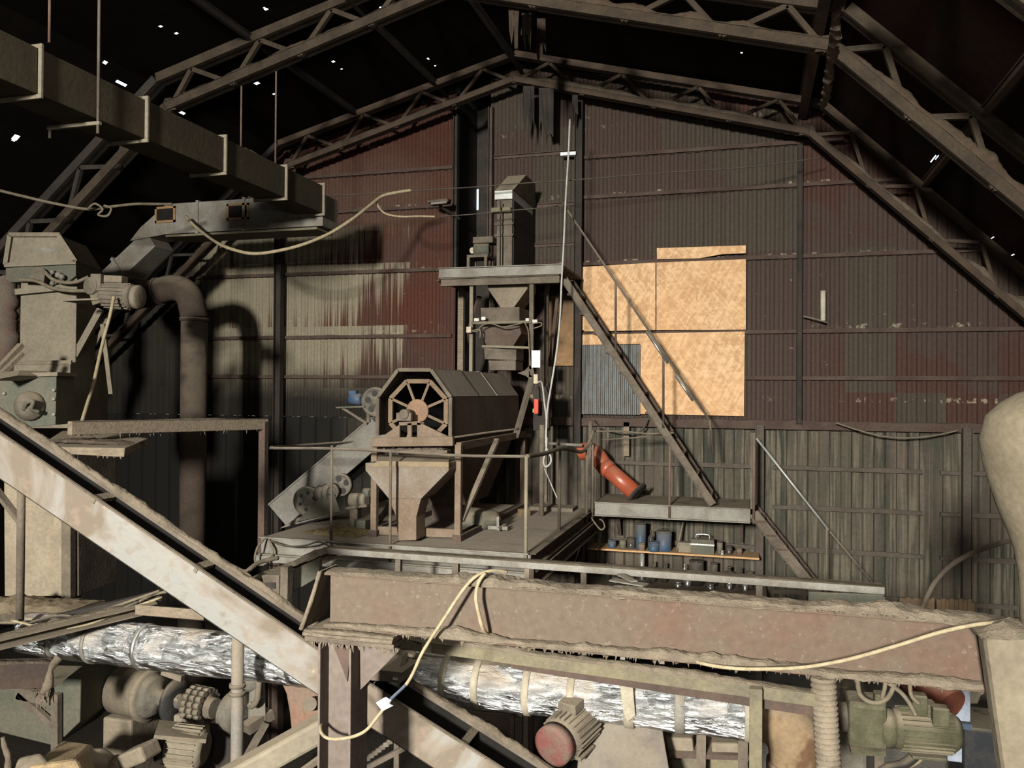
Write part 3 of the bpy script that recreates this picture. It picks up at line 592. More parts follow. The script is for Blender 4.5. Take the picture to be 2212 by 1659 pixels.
for i, (l, r) in enumerate((([(0, 1345, 5.2), (120, 1340, 5.3), (210, 1322, 5.4), (345, 1276, 5.6)], .012), ([(25, 1340, 5.1), (110, 1358, 5.1), (180, 1352, 5.2), (260, 1322, 5.4), (350, 1290, 5.6)], .01), ([(40, 1362, 5.0), (55, 1350, 5.1), (130, 1330, 5.3), (200, 1340, 5.3), (300, 1300, 5.5)], .014), ([(300, 1300, 5.5), (330, 1285, 5.6), (360, 1278, 5.6)], .012))):
    rod(l, r, (CABLE, ROPE, CABLED, CABLE)[i], 'loose_cable', ('thin dusty cable lying over the dark flat bar', 'pale cable lying loosely over the cable tray', 'dark cable tangled on the cable tray', 'short cable end sticking up at the tray end')[i], 'cable', 'cables on the tray')
one(MB().hexa([W(292, 1328, 5.4), W(440, 1340, 5.5), W(448, 1342, 5.9), W(300, 1330, 5.8), W(292, 1306, 5.4), W(442, 1318, 5.5), W(448, 1316, 5.9), W(300, 1305, 5.8)]), 'short_board', WOOD, 'short dusty board wedged behind the galvanised trough', 'board', None, .006)
a, b = W(520, 1270, 6.6), W(725, 1190, 7.6)
t = thing('dusty_beam', 'dark beam with hanging dust running back to the platform front', 'beam', a)
MB().chan(a, b, .1, .08, .008).build('channel', RUSTD, t); g = MB(); g.mound(a+Z1*.05+X1*.04, b+Z1*.05+X1*.04, .1, .05, 9, over=.02); g.build('dust_layer', DUSTD, t)
for i, l in enumerate(([(575, 1160, 8.05), (555, 1185, 7.9), (552, 1215, 7.9), (572, 1218, 7.9), (590, 1190, 8.0), (580, 1165, 8.05)], [(583, 1168, 8.05), (620, 1180, 7.9), (660, 1178, 7.8), (690, 1170, 7.8), (720, 1186, 7.7)], [(505, 1225, 6.5), (530, 1235, 6.5), (560, 1215, 6.7), (600, 1205, 6.9)], [(520, 1240, 6.4), (535, 1250, 6.4), (535, 1265, 6.4)])):
    rod(l, (.012, .01, .022, .04)[i], (CABLE, CABLED, CABLE, ROPE)[i], 'loose_cable', ('loop of cable hung on the corner post foot', 'dark cable dropping from the corner post along the platform edge', 'dusty cable bundle beside the galvanised trough', 'short pale hose end bent over the trough rim')[i], 'cable', 'cables at the platform corner')
t = thing('slotted_stand', 'dusty steel frame with a dark slot behind the end of the red-brown beam', 'frame', W(600, 1300, 6.9))
g = MB(); g.prism([W(565, 1243, 6.6), W(603, 1243, 6.6), W(603, 1284, 6.6), W(565, 1284, 6.6)], (0, .3, 0)); g.build('box', DSTEEL, t, .005)
MB().prism([W(572, 1259, 6.59), W(595, 1258, 6.59), W(595, 1272, 6.59), W(572, 1273, 6.59)], (0, .012, 0)).build('slot', DARK, t, label='dark slot')
MB().prism([W(606, 1225, 6.58), W(622, 1225, 6.58), W(620, 1330, 6.58), W(604, 1330, 6.58)], (0, .08, 0)).build('upright', DSTEEL, t)
MB().prism([W(622, 1235, 6.8), W(690, 1205, 6.9), W(690, 1245, 6.9), W(622, 1285, 6.8)], (0, .05, 0)).build('panel', GREYG, t)
# ------------------------------------------------------------------ middle platform with the rotary screen
PZ = -1.65; PX0, PX1, PY0, PY1 = -5.2, -2.12, 8.1, 11.5
t = thing('platform', 'dust-covered steel platform carrying the eight-sided rotary screen', 'platform', (-3.66, 9.8, -4))
MB().box(PX0+.01, PX1-.01, PY0+.01, PY1, PZ-.03, PZ).build('deck', mat('dusty_deck_plate', (.26, .22, .175), (.19, .16, .13), 3, .95, 0, .4, .7, dcol=(.28, .235, .19)), t)
g = MB(); g.chan((PX0, PY0, PZ-.085), (PX1, PY0, PZ-.085), .2, .07, .012, side=1); g.build('front_channel', WHITESTEEL, t)
MB().box(PX0-.05, PX1+.04, PY0-.075, PY0-.005, PZ-.26, PZ-.19).build('front_toe_rail', WHITESTEEL, t, .004)
MB().chan((PX1, PY0, PZ-.07), (PX1, PY1, PZ-.07), .15, .06, .01, side=1).build('side_channel', RUSTD, t)
MB().chan((PX1+.02, PY0, PZ-.25), (PX1+.02, PY1, PZ-.25), .16, .06, .01, side=1).build('lower_side_channel', RUSTD, t)
for x, y in ((-5.1, 8.25), (-2.25, 8.25), (-5.1, 11.3), (-2.25, 11.3)): MB().ibeam((x, y, -4), (x, y, PZ-.03), .12, .12, .01, up=X1).build('leg', RUSTD, t)
gm = MB(); gm.mound((-4.9, 8.7, PZ), (-4.15, 8.6, PZ), .5, .07, 21, step=.04); tag(gm.build('spilled_grain', mat('yellowish_spilled_grain', (.22, .165, .07), (.12, .09, .05), 16, 1, 0, .8, 0)), 'yellowish spilled grain on the platform left of the screen legs', 'grain', None, 'stuff')
# rotary screen (trommel)
YT0, YT1 = 8.62, 11.35
c8 = W(902, 888, 8.7); TX, TZ = c8.x, c8.z
t = thing('rotary_screen', 'eight-sided rotary screen drum in a grey sheet hood on legs', 'rotary screen', (TX, 9.9, PZ))
hp = [W(818, 940, YT0), W(818, 858, YT0), W(862, 799, YT0), W(933, 799, YT0), W(975, 858, YT0), W(975, 944, YT0)]
hp[0].z = hp[5].z; hp[0].x = hp[1].x; hp[4].x = hp[5].x = hp[4].x
nm = ['side_panel', 'slope_panel', 'top_panel', 'slope_panel', 'side_panel']
HM = mat('grey_dusty_hood_sheet', (.21, .18, .15), (.17, .142, .118), 3, .85, 0, .2, .6, dcol=(.22, .185, .15))
for i in range(5):
    a, b = hp[i], hp[i+1]; n = (b-a).cross(Y1).normalized(); n = n if n.dot((a+b)/2-V(TX, YT0, TZ)) > 0 else -n
    g = MB(); g.prism([a, b, b+n*.015, a+n*.015], (0, YT1-YT0, 0)); pan = g.build(nm[i], BROWN if i in (0, 4) else HM, t)
    g = MB(); g.prism([a-n*.02, b-n*.02, b+n*.02, a+n*.02], (0, -.035, 0)); g.build('rim_strip', DSTEEL, t)
    if i in (1, 2, 3):
        for k in (.33, .62): g = MB(); y = YT0+(YT1-YT0)*k; g.prism([a, b, b+n*.022, a+n*.022], (0, .03, 0)); o = g.build('seam', DARK if k < .5 else HM, pan); o.location.y += y-YT0
MB().prism([(q.x, YT1-.02, q.z) for q in hp], (0, .02, 0)).build('back_plate', DARK, t)
dr = MB(); Rd = .365
oc = [V(TX+Rd*math.cos(R(22.5+45*k)), 0, TZ+Rd*math.sin(R(22.5+45*k))) for k in range(8)]
for k in range(8):
    a, b = oc[k]*1, oc[(k+1) % 8]*1; ai = V(TX, 0, TZ).lerp(a, .97); bi = V(TX, 0, TZ).lerp(b, .97)
    dr.add([a+Y1*(YT0+.14), b+Y1*(YT0+.14), b+Y1*(YT1-.1), a+Y1*(YT1-.1), ai+Y1*(YT0+.14), bi+Y1*(YT0+.14), bi+Y1*(YT1-.1), ai+Y1*(YT1-.1)], [(0, 1, 2, 3), (7, 6, 5, 4), (0, 4, 5, 1), (2, 6, 7, 3), (1, 5, 6, 2), (0, 3, 7, 4)])
drum = dr.build('screen_drum', mat('dark_wire_mesh', (.02, .02, .021), (.035, .034, .034), 40, .7, .3, .4, .1), t)
OR = mat('ochre_rust_frame', (.15, .105, .068), (.115, .08, .055), 7, .85, 0, .25, .3)
for k in range(8):
    MB().bar(oc[k]+Y1*(YT0+.1), oc[(k+1) % 8]+Y1*(YT0+.1), .05, .03, Y1).build('rim_bar', OR, t)
    MB().bar(V(TX, YT0+.1, TZ), oc[k]+Y1*(YT0+.1), .03, .02, Y1).build('spoke', OR, t)
MB().lathe((TX, YT0+.12, TZ), (0, -1, 0), [(0, .12), (.05, .135), (.055, .12), (.056, .05)], 28).build('hub_disc', mat('orange_brown_hub', (.2, .12, .075), (.16, .1, .07), 6, .8, 0, .2, .2), t, label='orange-brown hub disc')
g = MB(); q = W(893, 903, 8.5); g.bar((TX-.16, 8.5, TZ-.06), (TX+.02, 8.5, TZ-.06), .07, .09); g.cyl((TX-.06, 8.44, TZ-.03), (TX-.06, 8.6, TZ-.03), .055, 14); g.build('bearing', DSTEEL, t, .006)
HF = mat('rust_tinted_frame', (.15, .112, .082), (.125, .088, .063), 5, .85, 0, .25, .6)
st = MB(); yy = 8.5; top = [W(868, 915, yy), W(906, 913, yy), W(972, 945, yy), W(820, 947, yy)]
def seg(l): st.prism([W(*q, yy) for q in l], (0, .03, 0))
seg([(820, 947), (863, 917), (863, 947)]); seg([(880, 915), (889, 914), (889, 946), (880, 946)]); seg([(901, 913), (908, 914), (972, 945), (901, 946)]); seg([(862, 912), (908, 910), (909, 918), (862, 919)])
st.build('bearing_stand', HF, t)
MB().bar(W(803, 955, 8.48), W(980, 953, 8.48), .07, .1).build('cross_beam', HF, t, .006)
for px, yl in ((810, 8.55), (991, 8.55)):
    a = W(px, 960, yl); MB().box(a.x-.035, a.x+.035, yl-.03, yl+.04, PZ, a.z).build('leg', HF, t, .004)
    MB().box(a.x-.035, a.x+.035, 11.2, 11.28, PZ, a.z-.02).build('leg', RUSTD, t)
    MB().box(a.x-.03, a.x+.03, yl, 11.28, a.z-.06, a.z+.02).build('long_beam', RUST, t)
    MB().box(a.x-.05, a.x+.05, yl-.05, 11.3, PZ, PZ+.07).build('base_skid', RUSTD, t)
g = W(813, 1145, 8.6); e = W(990, 1152, 8.6); MB().bar(g, e, .06, .09).build('base_cross_bar', HF, t)
MB().bar(W(1074, 950, 9.6), W(997, 1125, 8.62), .06, .04).build('brace', DSTEEL, t); MB().bar(W(842, 1090, 9.0), W(816, 1130, 8.7), .05, .04).build('brace', DSTEEL, t)
a, b = hp[0].x+.04, hp[5].x-.0
MB().hexa([(a+.2, 9.7, -1.42), (b-.2, 9.7, -1.42), (b-.2, 10.6, -1.42), (a+.2, 10.6, -1.42), (a, 8.75, hp[0].z-.02), (b, 8.75, hp[0].z-.02), (b, 11.3, hp[0].z-.02), (a, 11.3, hp[0].z-.02)]).build('under_hopper', BROWN, t)
MB().box(-3.85, -3.45, 9.8, 10.5, PZ, -1.42).build('outlet', BROWN, t)
g = MB(); g.bar(W(820, 972, 8.6), W(970, 975, 8.6), .12, .03); g.fuzz(W(830, 968, 8.6), W(965, 968, 8.6), .1, 20, .05, .02, 3); g.mound(W(830, 970, 8.65), W(965, 970, 8.65), .2, .04, 3); g.build('spill_ledge', DSTEEL, t)
# discharge hopper
Yh = 8.28
t = thing('discharge_hopper', 'rust-stained funnel with square spout before the rotary screen', 'hopper', W(885, 1165, Yh))
f = [(789, 1000), (969, 1000), (969, 1017), (909, 1078), (840, 1078), (789, 1016)]
MB().prism([W(*q, Yh) for q in f], (0, .4, 0)).build('funnel', HOPPER, t, .006)
MB().prism([W(*q, Yh) for q in [(840, 1078), (909, 1078), (899, 1117), (899, 1167), (860, 1168), (854, 1113)]], (0, .26, 0)).build('spout', HF, t, .006)
MB().prism([W(*q, Yh-.012) for q in [(815, 996), (969, 998), (969, 1009), (800, 1008)]], (0, .02, 0)).build('rim_strip', mat('ochre_stained_strip', (.2, .15, .095), (.16, .125, .085), 9, .85), t)
MB().hexa([W(812, 1000, Yh), W(968, 1001, Yh), W(968, 1000, Yh+.02), W(812, 999, Yh+.02), W(818, 982, Yh+.3), W(972, 985, Yh+.3), W(972, 984, Yh+.33), W(818, 981, Yh+.33)]).build('back_plate', DSTEEL, t)
# inclined conveyor behind the screen
t = thing('inclined_conveyor', 'grey inclined belt conveyor climbing behind the rotary screen', 'conveyor', W(600, 1130, 9.3))
a, b = W(600, 1114, 9.25), W(822, 925, 9.95); d = (b-a).normalized(); nn = d.cross(Y1).normalized(); nn = nn if nn.z > 0 else -nn
CSH = mat('grey_conveyor_sheet', (.135, .128, .115), (.1, .092, .08), 3, .75, 0, .2, .6)
MB().bar(a, b, .05, .36, nn).build('side_plate', CSH, t, .004)
MB().bar(a+Y1*.5, b+Y1*.5, .03, .36, nn).build('side_plate', CSH, t, .004)
MB().bar(a+Y1*.25+nn*.08, b+Y1*.25+nn*.08, .44, .03, nn).build('belt', BLACK, t)
MB().bar(a+nn*.18, b+nn*.18, .08, .02, nn).build('top_flange', CSH, t)
def wheel(px, py, Y, r, nh, par, m=GEARP, w=.07, rh=.25):
    c = W(px, py, Y); g = MB(); N = 24; hs = []
    g.lathe(c, -Y1, [(-w/2, r*.55), (-w/2, r*.9), (-w/2, r), (w/2, r), (w/2, r*.86), (w/2-.02, r*.84), (w/2-.02, r*.3), (w/2+.01, r*.28), (w/2+.01, .01)], N); o = g.build('pulley', m, par)
    h = MB()
    for k in range(nh):
        an = 2*math.pi*k/nh+.4; q = c+V(math.cos(an), 0, math.sin(an))*r*.57; h.cyl(q-Y1*(w/2-.012), q-Y1*(w/2-.02), r*rh, 12)
    h.build('holes', BLACK, o, label='dark lightening holes')
wheel(665, 1082, 9.0, .18, 6, t, rh=.13); wheel(738, 1047, 9.05, .135, 4, t, rh=.28); wheel(716, 1062, 8.95, .1, 0, t)
for k, (px, py) in enumerate(((690, 1066), (702, 1063))):
    q = W(px, py, 9.0); MB().cyl(q, q+V(.12, -.04, .0), .1, 16).build('roller', GEARP, t)
MB().hexa([W(640, 1128, 8.9), W(735, 1105, 8.9), W(735, 1105, 9.4), W(640, 1128, 9.4), W(690, 1075, 8.9), W(722, 1068, 8.9), W(722, 1068, 9.4), W(690, 1075, 9.4)]).build('guard', GREYG, t, .005)
MB().hexa([W(604, 1142, 9.0), W(712, 1114, 8.9), W(714, 1112, 9.3), W(606, 1140, 9.3), W(640, 1120, 9.0), W(708, 1100, 8.9), W(710, 1098, 9.3), W(642, 1118, 9.3)]).build('tail_box', WHITESTEEL, t, .005)
t = thing('drive_motor', 'dusty motor on a stand left of the screen legs', 'motor', W(780, 1120, 8.95))
q = W(758, 1080, 8.95); MB().lathe(q, V(1, -.1, .05), [(0, .06), (.01, .085), (.2, .085), (.22, .06)], 18).build('motor_body', MOTOR, t)
q = W(787, 1062, 8.95); MB().lathe(q, V(1, -.3, -.1), [(0, .05), (.08, .06), (.1, .045)], 14).build('gear_head', GREYG, t)
MB().bar(W(755, 1096, 8.95), W(800, 1090, 8.95), .2, .03).build('base_plate', DSTEEL, t); g = W(768, 1125, 8.95); MB().box(g.x-.05, g.x+.05, 8.9, 9.0, PZ, W(770, 1096, 8.95).z).build('stand', DSTEEL, t)
MB().box(g.x+.02, g.x+.2, 8.8, 9.05, PZ, PZ+.12).build('foot_block', GREYG, t)
t = thing('blue_motor', 'small blue motor on a bracket beyond the top of the inclined conveyor', 'motor', W(770, 885, 9.9))
q = W(757, 862, 9.9); MB().lathe(q, V(1, -.2, 0), [(0, .05), (.02, .075), (.17, .075), (.19, .05)], 18).build('motor_body', BLUE, t); q2 = W(764, 848, 9.88); MB().bar(q2-X1*.05, q2+X1*.05, .08, .05).build('terminal_box', BLUE, t)
MB().bar(W(737, 880, 9.95), W(798, 878, 9.95), .3, .02).build('bracket_plate', GREYG, t); MB().bar(W(738, 880, 9.85), W(793, 915, 9.85), .02, .03).build('strut', DSTEEL, t); MB().bar(W(795, 882, 9.9), W(797, 912, 9.9), .04, .04).build('upright', DSTEEL, t)
t = thing('spoked_flywheel', 'spoked grey wheel beside the blue motor, half hidden by the hood', 'wheel', W(812, 872, 9.9))
wheel(812, 868, 9.85, .19, 5, t, rh=.22); MB().cyl(W(812, 868, 9.75), W(812, 868, 10.1), .03, 10).build('axle', DSTEEL, t)
# things lying on the deck
def lump(px, py, Y, r, m, nm, label, cat, sq=.5, seed=1):
    c = W(px, py, Y); bm = bmesh.new(); bmesh.ops.create_icosphere(bm, subdivisions=3, radius=1)
    g = MB(); g.add([c+V(v.co.x*r[0], v.co.y*r[1], v.co.z*r[2])*(1+.35*mnoise.noise(v.co*1.5+V(seed, 0, 0))) for v in bm.verts], [tuple(v.index for v in f.verts) for f in bm.faces], True); bm.free()
    return one(g, nm, m, label, cat)
lump(1035, 1122, 9.5, (.26, .3, .15), GREYG, 'filled_sack', 'slumped grey-green dusty sack on the platform behind the right screen leg', 'sack', seed=2)
t = thing('clamp', 'small pale steel clamp lying on the platform by the sack', 'clamp', W(1076, 1140, 9.3))
g = W(1076, 1140, 9.3); MB().bar(g-X1*.12, g+X1*.12, .04, .04).build('bar', WHITESTEEL, t); MB().bar(g+Z1*.01, g+Z1*.13, .03, .03).build('pin', WHITESTEEL, t); MB().bar(g+V(.03, -.1, 0), g+V(.06, .1, .02), .03, .03).build('jaw', WHITESTEEL, t)
one(MB().bar(WZ(1122, 1108, PZ+.05), WZ(1142, 1106, PZ+.05), .08, .1), 'timber_offcut', CRATE, 'small orange-brown timber offcut on the platform beside the rail post', 'offcut', bevel=.004)
one(MB().box(-2.9, -2.3, 11.05, 11.4, PZ+.0, PZ+.05), 'steel_plate', DSTEEL, 'flat dusty plate lying at the back of the platform', 'plate')
one(MB().bar(WZ(1000, 1152, PZ+.035), WZ(1072, 1125, PZ+.035), .09, .07), 'angle_offcut', RUSTD, 'rusty angle bar lying on the deck right of the screen leg', 'bar')
# railing of the platform
t = thing('platform_railing', 'thin dusty tube railing round the rotary screen platform', 'railing', (-3.6, 8.12, PZ))
YR = 8.07; rp = [(583, 968), (715, 969), (842, 975), (990, 984), (1137, 986)]
MB().tube([W(*q, YR) for q in rp], .016, 8).build('top_rail', DSTEEL, t)
for px, y in ((717, 962), (844, 973), (1137, 985)): a = W(px, y, YR); MB().cyl((a.x, YR, PZ-.2), (a.x, YR, a.z), .019 if px > 1000 else .015, 10).build('post', DSTEEL if px < 1000 else TAN, t)
MB().tube([W(1137, 986, YR), W(1175, 980, 8.8), W(1212, 969, 9.6), W(1238, 973, 10.3), W(1256, 976, 10.7), W(1268, 965, 11.0), W(1282, 930, 11.2)], .024, 10).build('bent_hose_rail', CABLE, t)
for px, py, Y in ((1209, 972, 9.6), (1268, 968, 10.95), (1280, 960, 11.2)): a = W(px, py, Y); MB().cyl((a.x, Y, PZ-.12), (a.x, Y, a.z), .02, 10).build('post', DSTEEL, t)
rod([(975, 946, 8.5), (1050, 935, 8.9), (1120, 926, 9.3)], .012, DSTEEL, 'guard_rod', 'thin rod along the brown side of the rotary screen', 'rod', wob=0)
rod([(585, 966, 8.1), (640, 962, 9.0), (783, 952, 9.9)], .012, DSTEEL, 'guard_rod', 'thin rod running back from the corner post to the conveyor', 'rod', wob=0)
a = W(1171, 918, 10.6); b = WZ(1171, 1106, PZ); one(MB().cyl((a.x, 10.6, a.z), (a.x+.0, 10.6, PZ), .035, 10), 'leaning_pole', DSTEEL, 'round dusty pole standing on the platform right of the screen hood', 'pole')
# ------------------------------------------------------------------ tower: upper platform, elevator head, feed chute
UZ = W(1080, 578, 11.0).z
t = thing('upper_platform', 'small raised platform of pale steel channel before the lift shaft', 'platform', (-3.4, 11.5, PZ))
ux0, ux1 = W(949, 590, 10.95).x, W(1216, 580, 10.95).x
MB().box(ux0, ux1, 10.95, 12.3, UZ-.03, UZ).build('deck', DSTEEL, t)
MB().chan((ux0, 10.95, UZ-.06), (ux1, 10.95, UZ-.06), .14, .05, .01, side=1).build('front_channel', WHITESTEEL, t)
MB().chan((ux0+.02, 10.97, UZ-.19), (ux1-.05, 10.97, UZ-.19), .11, .05, .01, side=1).build('lower_channel', DSTEEL, t)
MB().chan((ux0, 10.95, UZ-.09), (ux0, 12.3, UZ-.09), .16, .05, .01, side=-1).build('side_channel', DSTEEL, t)
for px, Y, w, m, zb in ((997, 11.9, .09, WOOD, PZ), (1019, 11.02, .05, TAN, PZ), (1149, 11.0, .06, DSTEEL, W(1149, 815, 11.0).z), (1181, 11.9, .06, DSTEEL, PZ), (1062, 12.2, .06, DSTEEL, PZ)):
    a = W(px, 640, Y); MB().box(a.x-w/2, a.x+w/2, Y-w/2, Y+w/2, zb, UZ-.13).build('leg', m, t, .003)
a = W(1149, 815, 11.0); b = W(1113, 945, 10.8); MB().bar(a, b, .075, .05).build('leg_brace', DSTEEL, t)
MB().prism([W(1118, 806, 10.97), W(1134, 800, 10.97), W(1143, 790, 10.97), W(1150, 790, 10.97), W(1154, 806, 10.97), (W(1148, 822, 10.97)), W(1136, 812, 10.97)], (0, .03, 0)).build('gusset_plate', DSTEEL, t)
# brackets: knee strut under left end, plaster coloured wall piece
MB().bar(W(1036, 640, 12.0), W(992, 790, 12.2), .06, .05).build('brace', RUSTD, t)
MB().bar(W(1205, 640, 12.1), W(1188, 790, 12.2), .05, .05).build('brace', RUSTD, t)
# bucket elevator head on it
t = thing('elevator_head', 'tall narrow bucket elevator head standing on the raised platform', 'bucket elevator', (W(1090, 577, 11.25).x, 11.7, UZ))
x0, x1 = W(1073, 500, 11.25).x, W(1106, 500, 11.25).x
zb, zt = W(1088, 432, 11.25).z, W(1088, 413, 11.25).z
MB().prism([(x0, 11.25, UZ), (x0, 11.25, zb), (x0, 12.25, zb), (x0, 12.25, UZ)], (x1-x0, 0, 0)).build('casing', DSTEEL, t, .004)
MB().box(x0-.02, x1+.015, 11.2, 12.35, zb, zt).build('pale_band', mat('bare_pale_sheet', (.42, .43, .42), (.3, .31, .3), 7, .5, .2, .1, .3), t, .004, 'bare pale metal band')
z2 = W(1098, 381, 11.5).z
MB().prism([(x0-.02, 11.2, zt), (x0+.09, 11.48, z2), (x0+.09, 12.0, z2), (x0+.0, 12.4, zt+.05), (x0-.02, 12.4, zt)], (x1-x0+.05, 0, 0)).build('hood', DSTEEL, t, .004)
MB().box(x1-.0, x1+.012, 11.3, 12.5, UZ, zt+.1).build('side_panel', DARK, t)  # face turned from the light, its shade put in as dark colour
g = MB(); g.box(x0-.06, x1, 11.16, 11.26, zb-.19, zb-.12); g.build('yellow_bracket', YSTEEL, t, .004, 'yellowish bracket')
for dz in (-.36, -.52): g = MB(); g.box(x0-.03, x1+.02, 11.22, 11.25, zb+dz, zb+dz+.03); g.build('casing_flange', DSTEEL, t)
one(MB().cyl((x0+.1, 11.1, UZ), (x0+.1, 11.1, zb-.05), .01, 8), 'guard_rod', DARK, 'thin dark rod upright before the narrow elevator head', 'rod')
g = MB(); q = W(1027, 545, 11.3)
t = thing('head_motor', 'dark motor on a small stand left of the narrow elevator head', 'motor', (q.x, 11.3, UZ))
MB().lathe(W(1023, 540, 11.3), V(1, .1, 0), [(0, .05), (.02, .1), (.22, .1), (.24, .07)], 18).build('motor_body', GREYG, t); q = W(1040, 520, 11.3); MB().box(q.x-.1, q.x+.2, 11.2, 11.45, q.z-.05, q.z+.04).build('gearbox', DSTEEL, t, .01)
MB().cyl(W(1020, 541, 11.25), W(1024, 541, 11.3), .045, 10).build('end_cap', CREAM, t)
q = W(1040, 556, 11.3); MB().box(q.x-.17, q.x+.14, 11.15, 11.5, q.z-.02, q.z+.02).build('table', DSTEEL, t)
for dx in (-.15, .11):
    for y in (11.17, 11.47): MB().box(q.x+dx-.02, q.x+dx+.02, y-.02, y+.02, UZ, q.z-.02).build('leg', DSTEEL, t)
# feed hopper and magnet box below the platform
t = thing('feed_chute', 'stack of funnel, boxes and chute under the raised platform', 'chute', W(1085, 795, 11.3))
Yc = 11.15; PP = lambda l, d, nm, m, lb=None, off=0: MB().prism([W(*q, Yc+off) for q in l], (0, d, 0)).build(nm, m, t, .005, lb)
PP([(1052, 614), (1139, 608), (1139, 624), (1110, 664), (1081, 664), (1056, 627)], .5, 'funnel', TANL)
PP([(1038, 665), (1122, 663), (1122, 695), (1040, 697)], .7, 'magnet_box', DSTEEL, None, -.08)
PP([(1042, 700), (1121, 698), (1126, 720), (1107, 750), (1052, 752), (1043, 725)], .5, 'tapered_box', BROWN)
PP([(1045, 750), (1115, 750), (1115, 778), (1047, 776)], .4, 'lower_box', DSTEEL)
PP([(1055, 779), (1114, 778), (1114, 800), (1058, 800)], .4, 'outlet_neck', DSTEEL, None, .02)
g = MB(); g.bar(W(1042, 748, Yc-.02), W(1144, 751, 11.0), .03, .03); g.build('support_bar', TAN, t)
t = thing('sensor_bar', 'horizontal tube with two white sensors before the feed chute', 'sensor bar', W(1085, 697, 10.96))
MB().cyl(W(1019, 698, 10.96), W(1148, 695, 10.96), .022, 10).build('tube', TAN, t)
for px, py, s in ((1030, 691, .035), (1045, 688, .03), (1140, 691, .025), (1156, 694, .035)):
    q = W(px, py, 10.93); MB().bar(q-X1*s, q+X1*s, .05, .045).build('sensor', mat('white_sensor', (.6, .58, .52)) if px == 1030 else bpy.data.materials['white_sensor'], t, .006)
MB().box(W(1008, 705, 10.9).x, W(1018, 705, 10.9).x, 10.88, 10.96, W(1010, 719, 10.9).z, W(1010, 706, 10.9).z).build('junction_box', CREAM, t, .006)
for i, l in enumerate(([(1014, 713), (1030, 716), (1040, 704), (1060, 699), (1085, 706), (1110, 702), (1130, 697)], [(1020, 715), (1036, 712), (1037, 730)], [(1134, 698), (1141, 715), (1143, 750), (1146, 790)], [(1150, 699), (1168, 697), (1168, 704), (1150, 710)])):
    MB().tube([W(*q, 10.91) for q in l], .009, 6).build('sensor_cable', CABLE, t)
q = W(1159, 775, 10.85); one(MB().box(q.x-.065, q.x+.055, 10.83, 10.86, W(1159, 794, 10.85).z, W(1159, 757, 10.85).z), 'white_panel', WHITE, 'small plain white panel hung beside the feed chute leg', 'panel', bevel=.004)
q = W(1158, 818, 10.85); one(MB().box(q.x-.03, q.x+.03, 10.82, 10.88, q.z-.07, q.z+.06), 'socket_box', CREAM, 'cream socket box below the small white panel', 'socket', bevel=.01)
t = thing('control_pendant', 'red push-button control pendant hanging below the cream socket', 'control pendant', W(1158, 893, 10.8))
q = W(1159, 878, 10.8); MB().box(q.x-.03, q.x+.03, 10.77, 10.83, q.z-.1, q.z+.1).build('body', mat('bright_red_plastic', (.5, .08, .06)), t, .01)
MB().box(q.x-.045, q.x-.025, 10.765, 10.8, q.z-.08, q.z-.03).build('button', mat('green_plastic', (.2, .3, .06)), t, label='green button'); MB().tube([q+Z1*.1, q+V(-.01, 0, .25), W(1157, 832, 10.84)], .01, 6).build('cord', CABLED, t)
g = W(1168, 860, 10.95); one(MB().box(g.x-.12, g.x+.1, 11.02, 11.1, W(1165, 930, 11).z, W(1165, 835, 11).z), 'dark_cabinet', DARK, 'black box behind the red control pendant', 'cabinet')
# flood lamp by the shaft
t = thing('flood_lamp', 'unlit floodlight on an arm left of the black lift shaft', 'floodlight', W(950, 440, 12.2))
MB().hexa([W(925, 437, 11.9), W(968, 435, 11.9), W(974, 441, 12.1), W(935, 446, 12.1), W(922, 433, 11.9), W(966, 429, 11.9), W(974, 431, 12.1), W(938, 436, 12.1)]).build('lamp_housing', DSTEEL, t); MB().bar(W(950, 445, 12.1), W(992, 473, 12.45), .04, .03).build('arm', DARK, t)
MB().bar(W(931, 440, 11.89), W(965, 437, 11.89), .02, .03).build('lamp_glass', GALVD, t)
# boarding on the end wall
def board(px0, px1, y0, y1, nm, m, label, cat, Y=12.4, th=.018, l=None):
    l = l or [(px0, y0), (px1, y0), (px1, y1), (px0, y1)]
    return one(MB().prism([W(*q, Y) for q in l], (0, th, 0)), nm, m, label, cat)
board(0, 0, 0, 0, 'strand_board', OSB, 'narrow strip of strand board, the topmost on the end wall', 'board', 12.4, .018, [(1419, 536), (1611, 530), (1611, 547), (1560, 549), (1510, 558), (1419, 560)])
board(0, 0, 0, 0, 'strand_board', OSB, 'large strand board panel between stair and column, left of the upper pair', 'board', 12.412, .018, [(1252, 577), (1416, 567), (1416, 713), (1264, 716), (1252, 708)])
board(0, 0, 0, 0, 'strand_board', OSB, 'large strand board panel at the right of the upper pair', 'board', 12.412, .018, [(1418, 567), (1611, 560), (1611, 712), (1418, 713)])
board(0, 0, 0, 0, 'strand_board', OSB, 'lower strand board cut in an L around the blue-grey sheet', 'board', 12.412, .018, [(1252, 723), (1609, 716), (1607, 899), (1383, 894), (1383, 743), (1252, 745)])
board(0, 0, 0, 0, 'stained_board', mat('stained_strand_board', (.2, .12, .06), (.11, .07, .04), 2, .9, dust=0, thr=(.35, .65)), 'brown stained board glimpsed behind the tower legs', 'board', 12.42, .018, [(1183, 640), (1242, 634), (1242, 790), (1183, 790)])
sh = MB(); a = W(1252, 820, 12.38); b = W(1383, 820, 12.38); sheet(sh, a.x, b.x, W(1300, 895, 12.38).z, W(1300, 745, 12.38).z, .06, .02, False, 12.375)
one(sh, 'corrugated_sheet', mat('blue_grey_corrugated_sheet', (.115, .125, .13), (.09, .082, .07), 3, .6, .1, .2, 0, sc=(6, 1, 1)), 'blue-grey corrugated sheet patch behind the steep stair', 'sheet')
